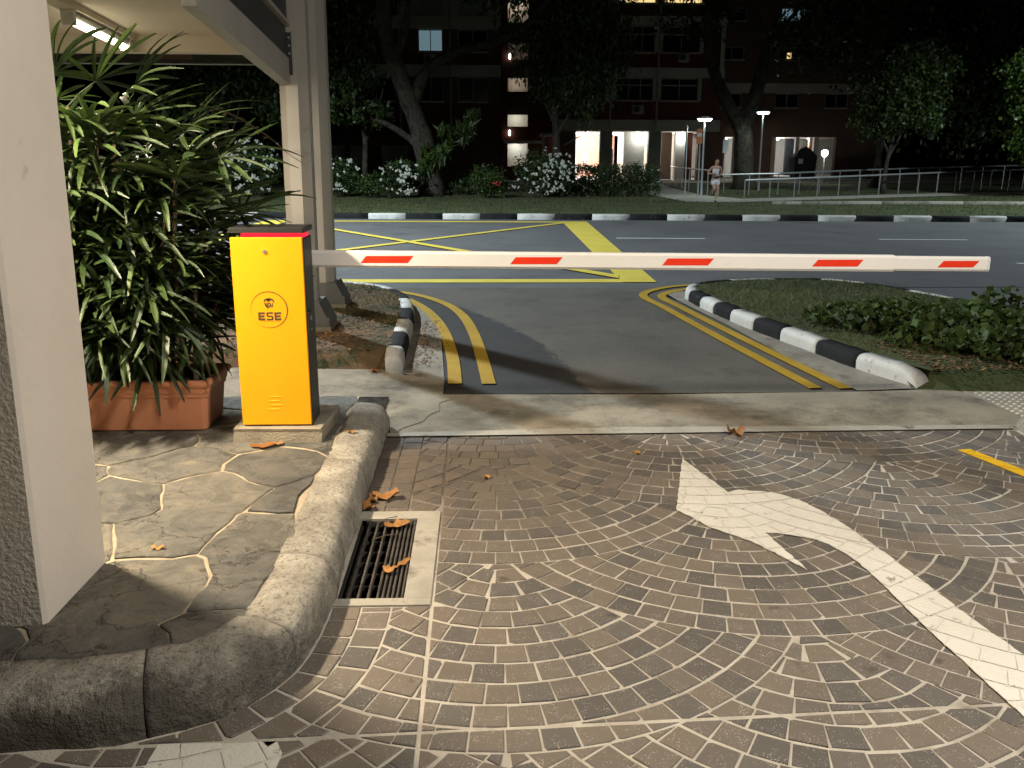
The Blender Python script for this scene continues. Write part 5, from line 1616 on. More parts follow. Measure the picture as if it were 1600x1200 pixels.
far_tree('street_tree', (16.2, 34, 0.1), 'dim leafy tree right of the void deck behind the railing', [(16.0, 34, 0.1), (16.05, 34, 1.3), (16.3, 34, 3.0)],
    [([(16.05, 34, 1.4), (16.5, 34, 2.4), (16.9, 34, 3.2)], 0.05, 0.03), ([(16.1, 34, 1.6), (15.6, 34, 2.6), (15.4, 34, 3.4)], 0.05, 0.03)],
    [((16.2, 34, 3.6), (1.5, 1.3, 1.0)), ((16.9, 33.8, 4.6), (1.4, 1.2, 1.1)), ((15.5, 34.2, 2.9), (0.9, 0.9, 0.7)), ((17.3, 34, 3.1), (0.8, 0.8, 0.7))], 6500, 0.17, M['leaf_mid'], droop=0.3, aspect=0.6, group='trees at the far right', tr=(0.10, 0.06))
far_tree('street_tree', (20.9, 31, 0.1), 'bright green lamplit tree at the right frame edge', [(20.9, 31, 0.1), (20.8, 31, 1.3), (20.6, 31, 3.0)],
    [([(20.7, 31, 1.6), (20.0, 31, 2.4)], 0.05, 0.03)],
    [((20.6, 31, 3.6), (1.4, 1.3, 1.3)), ((19.9, 30.8, 2.4), (1.1, 1.0, 0.9)), ((21.5, 31, 2.6), (1.2, 1.0, 1.2)), ((19.7, 31.3, 4.5), (1.0, 0.9, 0.7))], 8000, 0.17, M['leaf_lime'], droop=0.3, aspect=0.65, group='trees at the far right', tr=(0.12, 0.06))
far_tree('street_tree', (18.4, 40, 0.1), 'dark tree mass between the two lit trees at far right', [(18.4, 40, 0.1), (18.5, 40, 2.0), (18.4, 40, 5.0)],
    [], [((19.5, 40, 6), (4, 2.5, 2.6)), ((22, 40, 4), (3.2, 2.5, 2.4)), ((25, 40, 6), (3.5, 2.5, 4))], 5500, 0.3, M['leaf_dark'], droop=0.3, aspect=0.6, group='trees at the far right', tr=(0.2, 0.1))
LT = [((-9.5, 33, 0.1), 'dark leafy tree beyond the road, leftmost, above the palm', [((-9.3, 33, 5.2), (2.2, 1.6, 1.5)), ((-7.6, 32.5, 4.6), (1.5, 1.2, 1.3)), ((-10.8, 33, 3.4), (1.6, 1.4, 1.4))]),
      ((-6.4, 32.5, 0.1), 'dark leafy tree beyond the road, glimpsed left of the grey posts', [((-6.7, 32.3, 4.3), (1.4, 1.2, 1.5)), ((-7.2, 32.2, 3.1), (0.8, 0.8, 0.8)), ((-6.0, 32.5, 6.3), (2.2, 1.6, 1.4))]),
      ((-4.3, 32.0, 0.1), 'dark leafy tree beyond the road just right of the grey posts', [((-4.6, 31.8, 4.6), (1.2, 1.0, 1.6)), ((-4.4, 31.8, 6.8), (1.6, 1.2, 1.4)), ((-3.9, 31.5, 2.9), (0.9, 0.6, 0.5))])]
for b, lb, cr in LT:
    far_tree('broadleaf_tree', b, lb, [b, (b[0] + 0.1, b[1], 2), (b[0] - 0.05, b[1], 4.5)], [([(b[0] + 0.1, b[1], 1.9), (b[0] + 0.6, b[1] - 0.2, 3.0), (b[0] + 0.9, b[1] - 0.3, 4.0)], 0.05, 0.03)], cr, 5200, 0.19, M['leaf_dark'], droop=0.7, aspect=0.55, group='dark trees beyond the road at left', tr=(0.11, 0.07))

# flowering bushes, shrub and hedges
def bush(name, c, r, n, size, mat, label, cat, flowers=0, fl_side=None, group=None, boxy=False):
    t = thing(name, (c[0], c[1], 0.11), label, cat, group)
    if boxy:
        cs, rs_ = [], []
        nx = max(2, int(r[0] * 2 / 0.55))
        for i in range(nx):
            for zz in (0.32, 0.72):
                cs.append((c[0] - r[0] + (i + 0.5) * 2 * r[0] / nx, c[1], c[2] - r[2] + 2 * r[2] * zz))
                rs_.append((0.36, r[1], r[2] * 0.52))
        cloud_obj('foliage', mat, t, cs, rs_, n, size, aspect=0.6, droop=0.0, zmin=0.12)
    else:
        cs = [c] + [(c[0] + random.uniform(-0.55, 0.55) * r[0], c[1] - 0.1, c[2] + random.uniform(-0.4, 0.55) * r[2]) for _ in range(4)]
        rs_ = [tuple(q * 0.8 for q in r)] + [tuple(q * 0.5 for q in r) for _ in range(4)]
        cloud_obj('foliage', mat, t, cs, rs_, n, size, aspect=0.6, droop=0.0, zmin=0.12)
    st = MB()
    for q in range(5):
        a = q * 1.25
        st.tube([(c[0] + 0.1 * math.cos(a), c[1], 0.1), (c[0] + 0.5 * r[0] * math.cos(a), c[1] + 0.4 * r[1] * math.sin(a), c[2] + 0.3 * r[2])], [0.03, 0.015], 5)
    st.build('stems', M['bark'], t)
    if flowers:
        V, F_ = [], []
        for _ in range(flowers):
            a = random.uniform(0, 2 * math.pi)
            u = math.sqrt(random.random())
            x_, z_ = c[0] + r[0] * u * math.cos(a) * 0.95, c[2] + r[2] * u * math.sin(a) * 0.95
            if fl_side and random.random() < 0.55:
                x_ = c[0] + r[0] * random.uniform(0.1, 1.0) * fl_side
            if z_ < 0.25:
                continue
            y_ = c[1] - r[1] * math.sqrt(max(0.0, 1 - u * u)) - 0.08
            for b in range(random.choice((2, 3, 4, 6))):
                rr = random.uniform(0.022, 0.042)
                p = Vector((x_ + random.gauss(0, 0.035), y_ + random.uniform(-0.05, 0.03), z_ + random.gauss(0, 0.03)))
                k0 = len(V)
                V.append(tuple(p + Vector((0, -rr * 0.8, 0.3 * rr))))
                for k in range(6):
                    aa = k * math.pi / 3
                    V.append(tuple(p + Vector((rr * math.cos(aa), random.uniform(-0.3, 0.3) * rr, rr * math.sin(aa)))))
                F_ += [(k0, k0 + 1 + k, k0 + 1 + (k + 1) % 6) for k in range(6)]
        stuff(MB().add(V, F_).build('flowers', M['petal'], t))
    return t
G = 'white flowering bushes beyond the road'
bush('flowering_bush', (-7.75, 30.0, 1.15), (0.98, 0.7, 1.0), 4200, 0.085, M['leaf_dark'], 'white flowering bush leftmost, between the palm leaves and the posts', 'bush', 70, group=G)
bush('flowering_bush', (-4.75, 30.2, 0.85), (0.62, 0.5, 0.75), 2600, 0.085, M['leaf_dark'], 'sparse white flowering bush just right of the grey posts', 'bush', 26, group=G)
bush('flowering_bush', (-2.85, 29.6, 0.78), (0.72, 0.5, 0.68), 3000, 0.085, M['leaf_dark'], 'white flowering bush left of the leaning forked trunk', 'bush', 42, fl_side=1, group=G)
bush('flowering_bush', (1.95, 30.0, 1.0), (1.15, 0.7, 0.85), 4600, 0.085, M['leaf_dark'], 'largest white flowering bush in the middle, left of the clipped hedge', 'bush', 85, fl_side=1, group=G)
gsh = bush('green_shrub', (0.30, 29.7, 0.72), (0.72, 0.6, 0.62), 3400, 0.08, M['leaf_mid'], 'round green shrub right of the leaning forked trunk', 'shrub')
rf = MB()
for q in range(14):
    p = (0.5 + random.gauss(0, 0.1), 29.02, 0.62 + random.gauss(0, 0.04))
    rf.add([(p[0] - 0.025, p[1], p[2]), (p[0], p[1] - 0.02, p[2] - 0.02), (p[0] + 0.025, p[1], p[2]), (p[0], p[1], p[2] + 0.025)], [(0, 1, 2, 3)])
stuff(rf.build('flowers', M['red_leaf'], gsh))
bush('clipped_hedge', (4.62, 31.2, 0.66), (1.78, 0.75, 0.60), 14000, 0.075, M['leaf_dark'], 'long clipped green hedge before the lit void deck', 'hedge', boxy=True)
bush('clipped_hedge', (-1.0, 31.8, 0.55), (0.75, 0.5, 0.45), 2400, 0.075, M['leaf_dark'], 'short dark hedge right behind the leaning forked trunk', 'hedge', boxy=True)
bush('clipped_hedge', (-4.6, 31.6, 0.5), (1.7, 0.5, 0.42), 3600, 0.075, M['leaf_dark'], 'dark hedge behind the bushes left of the forked trunk', 'hedge', boxy=True)
bush('green_shrub', (-3.75, 29.8, 0.5), (0.55, 0.45, 0.45), 1800, 0.075, M['leaf_mid'], 'dim green shrub between the two left flowering bushes', 'shrub')

# ---- apartment block
def window(parent, x0_, x1_, z0_, z1_, y, mat, cols=3, transom=0.32):
    w = MB().box(x0_ + 0.04, x1_ - 0.04, y + 0.05, y + 0.09, z0_ + 0.03, z1_ - 0.03).build('window', mat, parent)
    fr = MB()
    fr.box(x0_ + 0.001, x1_ - 0.001, y - 0.01, y + 0.045, z0_, z0_ + 0.05)
    fr.box(x0_ + 0.001, x1_ - 0.001, y - 0.01, y + 0.045, z1_ - 0.05, z1_)
    for i in range(cols + 1):
        xx = x0_ + (x1_ - x0_ - 0.05) * i / cols
        fr.box(xx + 0.002, xx + 0.048, y - 0.008, y + 0.043, z0_ + 0.051, z1_ - 0.051)
    if transom:
        zt = z1_ - (z1_ - z0_) * transom
        fr.box(x0_ + 0.004, x1_ - 0.004, y - 0.012, y + 0.047, zt - 0.03, zt + 0.03)
    fr.build('frame', M['frame'], w)
    MB().box(x0_ - 0.05, x1_ + 0.05, y - 0.12, y + 0.03, z0_ - 0.07, z0_ - 0.002).build('sill', M['cream'], w)
    return w
def wall_with_openings(parent, name, x0_, x1_, z0_, z1_, y, th, opens, mat):
    """panel of wall split round rectangular openings that share the full height band"""
    xs = x0_
    for (a, b) in sorted(opens):
        if a > xs:
            MB().box(xs, a, y, y + th, z0_, z1_).build(name, mat, parent)
        xs = b
    if xs < x1_:
        MB().box(xs, x1_, y, y + th, z0_, z1_).build(name, mat, parent)
bl = thing('apartment_block', (6.0, 52, 0.13), 'dark red and cream apartment block with lit void deck in the middle', 'building')
Y0 = 48.0
# right bay
RX0, RX1 = 4.25, 13.1
MB().box(RX0, RX1, Y0 - 0.12, Y0 + 0.35, 2.82, 3.42).build('beam', M['cream'], bl)
for i, (zs0, zs1, zw0, zw1, zb0, zb1) in enumerate([(3.421, 4.42, 4.42, 5.62, 5.62, 6.13), (6.131, 6.90, 6.90, 8.27, 8.27, 8.74), (8.741, 9.36, 9.36, 10.7, 10.7, 11.2)]):
    MB().box(RX0, RX1, Y0, Y0 + 0.3, zs0, zs1 - 0.001).build('spandrel', M['brick'], bl)
    ops = [(4.6, 6.75), (7.33, 9.36), (9.77, 11.82)]
    wall_with_openings(bl, 'window_pier', RX0, 12.0, zw0, zw1 - 0.001, Y0, 0.3, ops, M['cream'])
    MB().box(12.001, RX1, Y0, Y0 + 0.3, zw0, zw1 - 0.001).build('wall_panel', M['brick'], bl)
    MB().box(RX0, RX1 + 0.1, Y0 - 0.10, Y0 + 0.3, zb0, zb1).build('band', M['cream'], bl)
    for (a, b) in ops:
        window(bl, a, b, zw0 + 0.02, zw1 - 0.02, Y0 + 0.06, M['lit_warm'] if (i == 2 and a > 5) else M['glass'], 3 if a < 9 else 2)
MB().cbox(10.62, 11.15, Y0 - 0.42, Y0 - 0.02, 6.42, 6.85, 0.02).build('air_conditioner', M['frame'], bl)
MB().tube([(10.80, Y0 - 0.425, 6.63), (10.80, Y0 - 0.44, 6.63)], 0.16, 14).build('fan_grille', M['dark_steel'], bl)
for (xa_, za_) in ((5.4, 3.75), (8.2, 3.72), (5.6, 6.42), (-3.0, 6.25), (-0.6, 3.5)):
    MB().cbox(xa_, xa_ + 0.62, Y0 - 0.40, Y0 - 0.01, za_, za_ + 0.46, 0.02).build('air_conditioner', M['frame'], bl)
    MB().tube([(xa_ + 0.22, Y0 - 0.405, za_ + 0.23), (xa_ + 0.22, Y0 - 0.42, za_ + 0.23)], 0.17, 14).build('fan_grille', M['dark_steel'], bl)
for xa_ in (7.02, 9.56, -4.3, -1.6):
    MB().tube([(xa_, Y0 - 0.16, 2.9), (xa_, Y0 - 0.16, 11)], 0.05, 6).build('downpipe', M['frame'], bl)
MB().box(12.9, 13.12, Y0 - 0.16, Y0 - 0.125, 4.6, 8.2).build('downpipe', M['cream'], bl)
# void deck below
MB().box(RX0, RX1, Y0, 58, 0.13, 0.20).build('void_floor', M['tile_floor'], bl)
MB().box(RX0, RX1, Y0 + 0.36, 58, 2.80, 2.90).build('void_ceiling', M['void_wall'], bl)
MB().box(RX0, 5.20, Y0 - 0.05, Y0 + 0.4, 0.2, 2.819).build('corner_pier', M['brown_wall'], bl)
for a, b in ((6.54, 7.22), (9.22, 9.92)):
    MB().box(a, b, Y0 - 0.03, Y0 + 0.35, 0.2, 2.819).build('column', M['sage'], bl)
MB().box(11.97, RX1, Y0 - 0.02, Y0 + 0.4, 0.2, 2.819).build('corner_pier', M['brown_wall'], bl)
MB().box(5.0, 8.4, 55.0, 55.2, 0.2, 2.8).build('back_wall', M['pink_wall'], bl)
MB().box(8.4, 13.0, 53.4, 53.6, 0.2, 2.8).build('back_wall', M['void_wall'], bl)
MB().box(8.05, 9.21, Y0 + 1.1, Y0 + 1.35, 0.2, 2.8).build('inner_wall', M['cream'], bl)
MB().box(7.45, 7.65, Y0 + 3.5, Y0 + 4.6, 0.2, 2.8).build('inner_wall', M['void_wall'], bl)
MB().box(10.25, 10.85, Y0 + 1.5, Y0 + 1.7, 0.2, 2.8).build('inner_wall', M['brown_wall'], bl)
MB().box(10.9, 11.45, Y0 + 0.8, Y0 + 1.2, 0.2, 2.8).build('inner_column', M['cream'], bl)
MB().box(11.46, 11.96, Y0 + 1.2, Y0 + 1.4, 0.2, 2.8).build('inner_wall', M['brick'], bl)
MB().box(5.3, 6.0, 54.3, 54.8, 0.2, 1.35).build('notice_box', M['frame'], bl)
MB().box(6.35, 6.65, 54.9, 54.99, 1.0, 1.6).build('poster', M['sign_white'], bl)
MB().box(7.75, 7.95, Y0 + 4.4, Y0 + 4.5, 0.5, 1.9).build('notice_board', M['glass'], bl)
for (xx, yy) in ((6.2, 52.6), (6.0, 53.6), (7.7, 50.5), (8.1, 52.5)):
    MB().tube([(xx, yy, 2.795), (xx, yy, 2.68)], [0.16, 0.12], 12).build('ceiling_lamp', M['bulb_warm'], bl)
lamp('void_deck_lamp', 'POINT', (6.3, 52.4, 2.45), 700, (1, 0.97, 0.92), shadow_soft_size=0.15)
lamp('void_deck_lamp', 'POINT', (8.7, 51.2, 2.45), 260, (0.95, 1, 0.95), shadow_soft_size=0.15)
lamp('void_deck_lamp', 'POINT', (8.9, 48.75, 2.5), 40, (0.95, 1, 0.95), shadow_soft_size=0.15)
lamp('void_deck_lamp', 'POINT', (11.2, 48.6, 2.5), 40, (0.95, 1, 0.97), shadow_soft_size=0.15)
lamp('void_deck_lamp', 'POINT', (11.2, 51.6, 2.45), 140, (0.95, 1, 0.97), shadow_soft_size=0.15)
# stair tower
MB().box(1.15, 1.50, 49.0, 49.3, 0.13, 12).build('stair_wall', M['brick'], bl)
MB().box(2.62, 4.24, 49.0, 49.3, 0.13, 12).build('stair_wall', M['brick'], bl)
for a, b, nm, mt in ((0.13, 0.9, 'stair_parapet', 'brick'), (2.28, 3.06, 'stair_parapet', 'brick'), (3.70, 4.05, 'stair_beam', 'brown_wall'), (4.051, 4.92, 'stair_parapet', 'brick'), (5.65, 6.6, 'stair_parapet', 'brick'), (7.45, 8.5, 'stair_parapet', 'brick')):
    MB().box(1.501, 2.619, 49.01, 49.28, a, b).build(nm, M[mt], bl)
MB().box(1.3, 3.45, 48.86, 48.99, 2.14, 2.30).build('stair_ledge', M['cream'], bl)
MB().box(1.3, 4.24, 50.6, 50.8, 0.13, 12).build('stair_back_wall', M['void_wall'], bl)
for zf in (0.8, 3.0, 4.85, 7.4):
    MB().box(1.5, 4.2, 49.3, 50.59, zf, zf + 0.06).build('landing', M['tile_floor'], bl)
lamp('stair_lamp', 'POINT', (2.0, 50.0, 3.6), 16, (0.9, 1.0, 0.92), shadow_soft_size=0.1)
lamp('stair_lamp', 'POINT', (2.0, 50.0, 2.0), 24, (0.85, 1.0, 0.98), shadow_soft_size=0.1)
lamp('stair_lamp', 'POINT', (2.0, 50.0, 5.5), 7, (1.0, 0.95, 0.8), shadow_soft_size=0.1)
lamp('stair_lamp', 'POINT', (2.0, 50.0, 9.6), 16, (1.0, 0.95, 0.8), shadow_soft_size=0.1)
for zz in (2.72, 6.75):
    MB().tube([(1.6, 48.93, zz + 0.16), (1.6, 48.93, zz + 0.08), (1.6, 48.93, zz - 0.08), (1.6, 48.93, zz - 0.16)], [0.015, 0.055, 0.055, 0.015], 8).build('wall_lamp', M['bulb_warm'], bl)
for k in range(7):
    MB().tube([(1.55 + k * 0.17, 49.0, 4.93), (1.55 + k * 0.17, 49.0, 5.6)], 0.012, 4).build('grille_bar', M['frame'], bl)
MB().box(3.3, 4.3, 47.9, 48.99, 2.55, 2.68).build('porch_slab', M['cream'], bl)
MB().box(3.35, 3.5, 47.95, 48.1, 0.13, 2.549).build('porch_post', M['cream'], bl)
# left bay
LX0, LX1 = -14.0, 1.1
MB().box(LX0, LX1, Y0, Y0 + 0.3, 0.13, 2.5).build('ground_wall', M['brown_wall'], bl)
for a, b in ((-8.6, -7.4), (-7.1, -6.3), (-5.4, -4.0)):
    MB().box(a, b, Y0 - 0.06, Y0 - 0.005, 1.0, 2.0).build('wall_panel', M['cream'], bl)
for i, (z0_, zw0, zw1, zt) in enumerate([(2.501, 4.3, 5.6, 6.2), (6.201, 6.85, 8.0, 8.6), (8.601, 8.62, 10.4, 11)]):
    MB().box(LX0, LX1, Y0, Y0 + 0.3, z0_, zw0 - 0.001).build('spandrel', M['brick'] if i != 2 else M['brown_wall'], bl)
    ops = [(-9.2, -7.2), (-6.6, -4.6), (-3.3, -2.0), (-1.2, 0.4)] if i != 2 else [(-9.2, -7.2), (-6.5, -4.2), (-3.9, -1.9), (-1.15, 0.4)]
    wall_with_openings(bl, 'window_pier', LX0, LX1, zw0, zw1 - 0.001, Y0, 0.3, ops, M['cream'] if i == 2 else M['brown_wall'])
    MB().box(LX0, LX1, Y0 - 0.08, Y0 + 0.3, zw1, zt).build('band', M['cream'], bl)
    for (a, b) in ops:
        mt = M['curtain'] if (i == 2 and a > -5) else M['lit_cool'] if (i == 1 and a == -3.3) else M['glass']
        window(bl, a, b, zw0 + 0.02, zw1 - 0.02, Y0 + 0.06, mt, 2, 0)
MB().box(-14, RX1, Y0 + 0.31, 60, 11.2, 11.5).build('upper_floor', M['dark_steel'], bl)
MB().box(-14, 1.1, Y0 + 0.31, Y0 + 0.5, 2.6, 11.2).build('dark_interior', M['dark_steel'], bl)
MB().box(4.25, RX1, Y0 + 0.5, Y0 + 0.6, 3.43, 11.2).build('dark_interior', M['dark_steel'], bl)
# second, more distant wing
b2 = thing('apartment_wing', (19, 58, 0.13), 'darker apartment wing at right with bright void deck behind the railing', 'building')
Y2 = 56.0
MB().box(14.0, 26, Y2, Y2 + 0.3, 2.72, 3.3).build('beam', M['brown_wall'], b2)
for z0_, z1_, mt in ((3.301, 4.5, 'brown_wall'), (5.4, 6.0, 'cream'), (6.001, 7.4, 'brown_wall'), (8.2, 9.7, 'brown_wall'), (10.5, 13, 'brown_wall')):
    MB().box(14.0, 26, Y2, Y2 + 0.3, z0_, z1_).build('wall_band', M[mt], b2)
for k, (z0_, z1_) in enumerate(((4.5, 5.4), (7.4, 8.2), (9.7, 10.5))):
    ops = [(15.0, 16.6), (18.8, 20.3), (22, 23.5)]
    wall_with_openings(b2, 'window_pier', 14.0, 26, z0_ + 0.001, z1_ - 0.001, Y2, 0.3, ops, M['brown_wall'])
    for (a, b) in ops:
        window(b2, a, b, z0_ + 0.02, z1_ - 0.02, Y2 + 0.06, M['lit_cool'] if (k == 2 and a == 18.8) else M['glass'], 2, 0)
MB().box(19.36, 19.62, Y2 + 0.08, Y2 + 0.10, 7.5, 7.85).build('lit_gap', M['lit_warm'], b2)
MB().box(14.0, 26, Y2 + 0.5, Y2 + 0.6, 3.31, 13).build('dark_interior', M['dark_steel'], b2)
MB().box(14.0, 26, Y2, 64, 0.13, 0.2).build('void_floor', M['tile_floor'], b2)
MB().box(14.0, 26, Y2 + 0.31, 64, 2.70, 2.80).build('void_ceiling', M['void_wall'], b2)
MB().box(14.0, 26, 62.5, 62.7, 0.2, 2.7).build('back_wall', M['cream'], b2)
for a, b, mt in ((14.0, 15.7, 'brown_wall'), (17.3, 18.75, 'brown_wall'), (22.95, 26, 'brown_wall')):
    MB().box(a, b, Y2 - 0.03, Y2 + 0.35, 0.2, 2.719).build('pier', M[mt], b2)
for a, b, yy, mt in ((16.55, 16.75, Y2 + 1.0, 'cream'), (18.9, 19.55, Y2 + 1.5, 'void_wall'), (20.75, 21.0, Y2 + 1.2, 'cream'), (21.9, 22.25, Y2 + 1.0, 'cream'), (21.1, 21.7, Y2 + 4, 'glass'), (22.35, 22.9, Y2 + 3, 'pink_wall')):
    MB().box(a, b, yy, yy + 0.25, 0.2, 2.699).build('inner_column', M[mt], b2)
for (xx, pw) in ((16.6, 90), (20.2, 170), (22.4, 90)):
    lamp('wing_lamp', 'POINT', (xx, Y2 + 3.2, 2.4), pw, (0.93, 0.98, 1.0), shadow_soft_size=0.15)
    MB().tube([(xx, Y2 + 3.2, 2.695), (xx, Y2 + 3.2, 2.6)], [0.16, 0.12], 12).build('ceiling_lamp', M['bulb_warm'], b2)
# tarpaulin-covered pile before the wing
tc_ = thing('covered_pile', (20.3, 54.5, 0.13), 'dark peaked covered pile with a white notice before the right void deck', 'covered pile')
MB().add([(19.75, 54.2, 0.13), (21.0, 54.2, 0.13), (21.0, 55.0, 0.13), (19.75, 55.0, 0.13), (19.65, 54.15, 1.45), (21.1, 54.15, 1.5), (21.1, 55.05, 1.5), (19.65, 55.05, 1.45), (20.1, 54.4, 1.98), (20.75, 54.4, 1.95), (20.5, 54.6, 2.12)],
         [(0, 1, 5, 4), (1, 2, 6, 5), (2, 3, 7, 6), (3, 0, 4, 7), (4, 5, 9, 8), (5, 6, 9), (6, 7, 8, 9), (7, 4, 8), (8, 9, 10)]).build('cover', M['cloth_dark'], tc_)
MB().box(19.9, 20.2, 54.12, 54.13, 1.05, 1.35).build('notice', M['sign_white'], tc_)

# ---- street lamps
def street_lamp(x, y, h, label, pw):
    t = thing('street_lamp', (x, y, 0.11), label, 'street lamp', 'lit path lamps beyond the road')
    MB().tube([(x + 0.02, y, 0.11), (x + 0.01, y, 0.6), (x, y, h - 0.06)], [0.055, 0.04, 0.032], 10).build('post', M['galv'], t)
    MB().tube([(x, y, h + 0.085), (x, y, h + 0.03), (x, y, h)], [0.10, 0.27, 0.28], 18).build('lamp_head', M['sign_white'], t)
    MB().tube([(x, y, h - 0.001), (x, y, h - 0.07)], [0.25, 0.20], 18).build('lens', M['bulb'], t)
    l = lamp('street_lamp_glow', 'SPOT', (x, y, h - 0.11), pw, (0.78, 1.0, 0.93), (x, y, 0), spot_size=rad(165), spot_blend=0.4, shadow_soft_size=0.12)
    adopt(l, t)
    return t
street_lamp(7.93, 31.0, 2.82, 'lit path lamp left of the forked tree beside the orange sign', 120)
street_lamp(11.68, 36.2, 3.30, 'lit path lamp standing before the thick forked tree trunk', 150)
t = thing('street_lamp', (17.9, 45, 0.11), 'small lit lamp far right behind the railing under the dim tree', 'street lamp', 'lit path lamps beyond the road')
MB().tube([(17.9, 45, 0.1), (17.9, 45, 1.5)], 0.04, 8).build('post', M['galv'], t)
MB().tube([(17.9, 45, 1.5), (17.9, 45, 1.62), (17.9, 45, 1.78), (17.9, 45, 1.86)], [0.08, 0.16, 0.16, 0.06], 12).build('lens', M['bulb'], t)
adopt(lamp('street_lamp_glow', 'POINT', (17.9, 44.7, 1.68), 45, (0.95, 1, 0.95), shadow_soft_size=0.1), t)

# ---- signs on posts
sg = thing('sign_post', (7.68, 30.5, 0.11), 'orange and white sign plate on a thin post left of the path lamp', 'sign')
MB().tube([(7.70, 30.5, 0.11), (7.66, 30.5, 2.5)], 0.024, 8).build('post', M['galv'], sg)
MB().box(7.53, 7.73, 30.455, 30.475, 1.96, 2.46).build('plate', M['sign_orange'], sg)
MB().box(7.55, 7.71, 30.45, 30.4545, 2.20, 2.33).build('white_mark', M['sign_white'], sg)
sg = thing('sign_post', (7.40, 31.2, 0.11), 'bare thin grey post left of the orange sign', 'post')
MB().tube([(7.40, 31.2, 0.11), (7.36, 31.2, 2.6)], 0.022, 8).build('post', M['galv'], sg)
sg = thing('sign_post', (9.58, 34, 0.11), 'white sign panel on a thin pole behind the runner', 'sign')
MB().tube([(9.60, 34, 0.11), (9.56, 34, 2.2)], 0.016, 8).build('post', M['galv'], sg)
MB().box(9.46, 9.66, 33.965, 33.98, 1.66, 2.16).build('plate', M['sign_white'], sg)

# ---- railings
def railing(pts, label, n, h=0.95, rise=0.0):
    t = thing('railing', (pts[0][0], pts[0][1], 0.11), label, 'railing', 'path railings beyond the road')
    P = resample(pts, n)
    zr = [rise * k / (n - 1) for k in range(n)]
    for (a, b), z_ in zip(P, zr):
        MB().tube([(a, b, 0.11), (a, b, 0.11 + h + z_)], 0.021, 6).build('baluster', M['galv'], t)
    MB().tube([(a, b, 0.11 + h + 0.01 + z_) for (a, b), z_ in zip(P, zr)], 0.034, 8).build('handrail', M['galv'], t)
    return t
railing([(9.3, 30.3), (12, 31.4), (16, 33.4), (22, 36.2), (29, 38.5)], 'long pale railing along the near side of the far path at right', 20, 0.60, 0.42)
railing([(8.9, 32.2), (11.2, 32.6), (15, 34.9), (19.2, 37.0), (27, 39.4)], 'second pale railing behind the first at right', 17, 0.74, 0.36)
railing([(6.55, 31.6), (6.75, 36), (7.2, 42), (7.5, 46)], 'dark railing on the left of the path to the void deck', 8, 0.9)
railing([(8.5, 32.3), (8.75, 36.5), (9.2, 42)], 'dark railing on the right of the path to the void deck', 6, 0.9)

# ---- runner
def skin_mesh(name, joints, bones, mat, parent, root=0, sub=2):
    me = bpy.data.meshes.new(name)
    me.from_pydata([j[0] for j in joints], bones, [])
    o = link(name, me, mat, parent)
    me.skin_vertices or None
    sk = o.modifiers.new('skin', 'SKIN')
    sk.use_smooth_shade = True
    for i, j in enumerate(joints):
        r = j[1]
        me.skin_vertices[0].data[i].radius = (r, r) if not isinstance(r, tuple) else r
        me.skin_vertices[0].data[i].use_root = (i == root)
    o.modifiers.new('sub', 'SUBSURF').levels = 1
    o.modifiers['sub'].render_levels = sub
    return o
RXP, RYP, RZ = 7.42, 27.3, 0.12
def rp(x, y, z):
    s_ = 0.775
    return (RXP + x * s_, RYP + y * s_, RZ + z * s_)
pr = thing('person', (RXP, RYP, RZ), 'person jogging in white singlet and shorts with a dark waist belt', 'person')
J = {'hip': ((0, 0, 0.92), 0.125), 'waist': ((0, 0, 1.05), 0.115), 'chest': ((0.0, -0.02, 1.26), 0.135), 'sho': ((0.0, -0.02, 1.40), 0.10), 'neck': ((0.01, -0.03, 1.47), 0.052), 'head0': ((0.02, -0.05, 1.56), 0.075), 'head': ((0.025, -0.06, 1.64), 0.088), 'crown': ((0.025, -0.05, 1.71), 0.07),
     'lsh': ((0.18, -0.01, 1.39), 0.058), 'lel': ((0.27, 0.06, 1.14), 0.042), 'lwr': ((0.20, -0.14, 1.10), 0.028), 'lha': ((0.15, -0.21, 1.12), 0.032),
     'rsh': ((-0.18, -0.02, 1.39), 0.058), 'rel': ((-0.30, 0.08, 1.16), 0.042), 'rwr': ((-0.20, -0.15, 1.14), 0.028), 'rha': ((-0.13, -0.22, 1.16), 0.032),
     'lhi': ((0.09, 0, 0.88), 0.10), 'lkn': ((0.10, -0.06, 0.50), 0.062), 'lca': ((0.085, -0.02, 0.33), 0.058), 'lan': ((0.05, 0.04, 0.09), 0.036), 'lto': ((0.04, -0.12, 0.03), 0.036),
     'rhi': ((-0.09, 0, 0.88), 0.10), 'rkn': ((-0.04, -0.14, 0.52), 0.062), 'rca': ((-0.03, 0.05, 0.46), 0.056), 'ran': ((-0.01, 0.27, 0.42), 0.036), 'rto': ((0.0, 0.34, 0.30), 0.034)}
names = list(J)
bones = [('hip', 'waist'), ('waist', 'chest'), ('chest', 'sho'), ('sho', 'neck'), ('neck', 'head0'), ('head0', 'head'), ('head', 'crown'), ('sho', 'lsh'), ('lsh', 'lel'), ('lel', 'lwr'), ('lwr', 'lha'), ('sho', 'rsh'), ('rsh', 'rel'), ('rel', 'rwr'), ('rwr', 'rha'),
         ('hip', 'lhi'), ('lhi', 'lkn'), ('lkn', 'lca'), ('lca', 'lan'), ('lan', 'lto'), ('hip', 'rhi'), ('rhi', 'rkn'), ('rkn', 'rca'), ('rca', 'ran'), ('ran', 'rto')]
jl = [(rp(*J[k][0]), J[k][1] * 0.775) for k in names]
bl_ = [(names.index(a), names.index(b)) for a, b in bones]
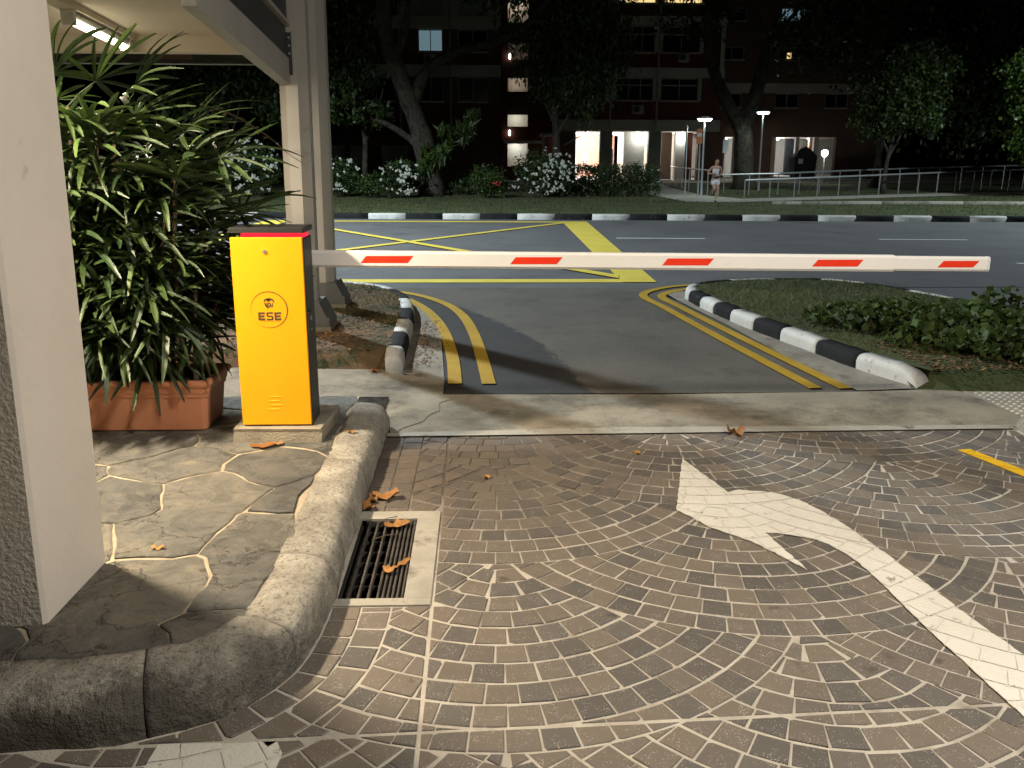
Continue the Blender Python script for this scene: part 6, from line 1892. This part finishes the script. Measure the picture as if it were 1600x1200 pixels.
for hnd, sgn in (('lha', -1), ('rha', 1)):
    hx, hy_, hz = J[hnd][0]
    for q in range(5):
        ox = (q - 2) * 0.014
        a_ = (hx + sgn * 0.03 + ox * 0.3, hy_ - 0.03, hz + ox)
        b_ = (hx + sgn * (0.055 if q < 4 else 0.03), hy_ - 0.045 - 0.01 * (q % 3), hz + ox * 1.3 + (0.02 if q == 4 else 0))
        jl += [(rp(*a_), 0.0085), (rp(*b_), 0.007)]
        bl_ += [(names.index(hnd), len(jl) - 2), (len(jl) - 2, len(jl) - 1)]
skin_mesh('body', jl, bl_, M['skin'], pr)
def garment(nm, pts, bones_, mat):
    skin_mesh(nm, [(rp(*p), r * 0.775) for p, r in pts], bones_, mat, pr, sub=2)
garment('singlet', [((0, 0, 1.00), 0.135), ((0, -0.005, 1.12), 0.132), ((0, -0.02, 1.27), 0.148), ((0, -0.02, 1.37), 0.112), ((0.10, -0.015, 1.41), 0.062), ((-0.10, -0.015, 1.41), 0.062)], [(0, 1), (1, 2), (2, 3), (3, 4), (3, 5)], M['cloth_white'])
garment('shorts', [((0, 0, 0.97), 0.138), ((0, 0, 0.90), 0.135), ((0.10, -0.01, 0.80), 0.112), ((0.11, -0.045, 0.66), 0.105), ((-0.09, -0.02, 0.80), 0.112), ((-0.07, -0.09, 0.67), 0.105)], [(0, 1), (1, 2), (2, 3), (1, 4), (4, 5)], M['cloth_white'])
bt = MB().tube([rp(0, 0, 0.99), rp(0, 0, 1.035)], [0.135, 0.135], 18)
bt.build('belt', M['cloth_dark'], pr)
garment('hair', [((0.025, -0.02, 1.62), 0.085), ((0.025, -0.015, 1.70), 0.095), ((0.025, -0.045, 1.745), 0.072)], [(0, 1), (1, 2)], M['hair'])
garment('shoe', [((0.05, 0.055, 0.06), 0.045), ((0.045, -0.03, 0.04), 0.045), ((0.04, -0.15, 0.032), 0.04)], [(0, 1), (1, 2)], M['cloth_dark'])
garment('shoe', [((-0.01, 0.285, 0.43), 0.045), ((-0.005, 0.33, 0.36), 0.045), ((0.0, 0.36, 0.26), 0.04)], [(0, 1), (1, 2)], M['cloth_dark'])
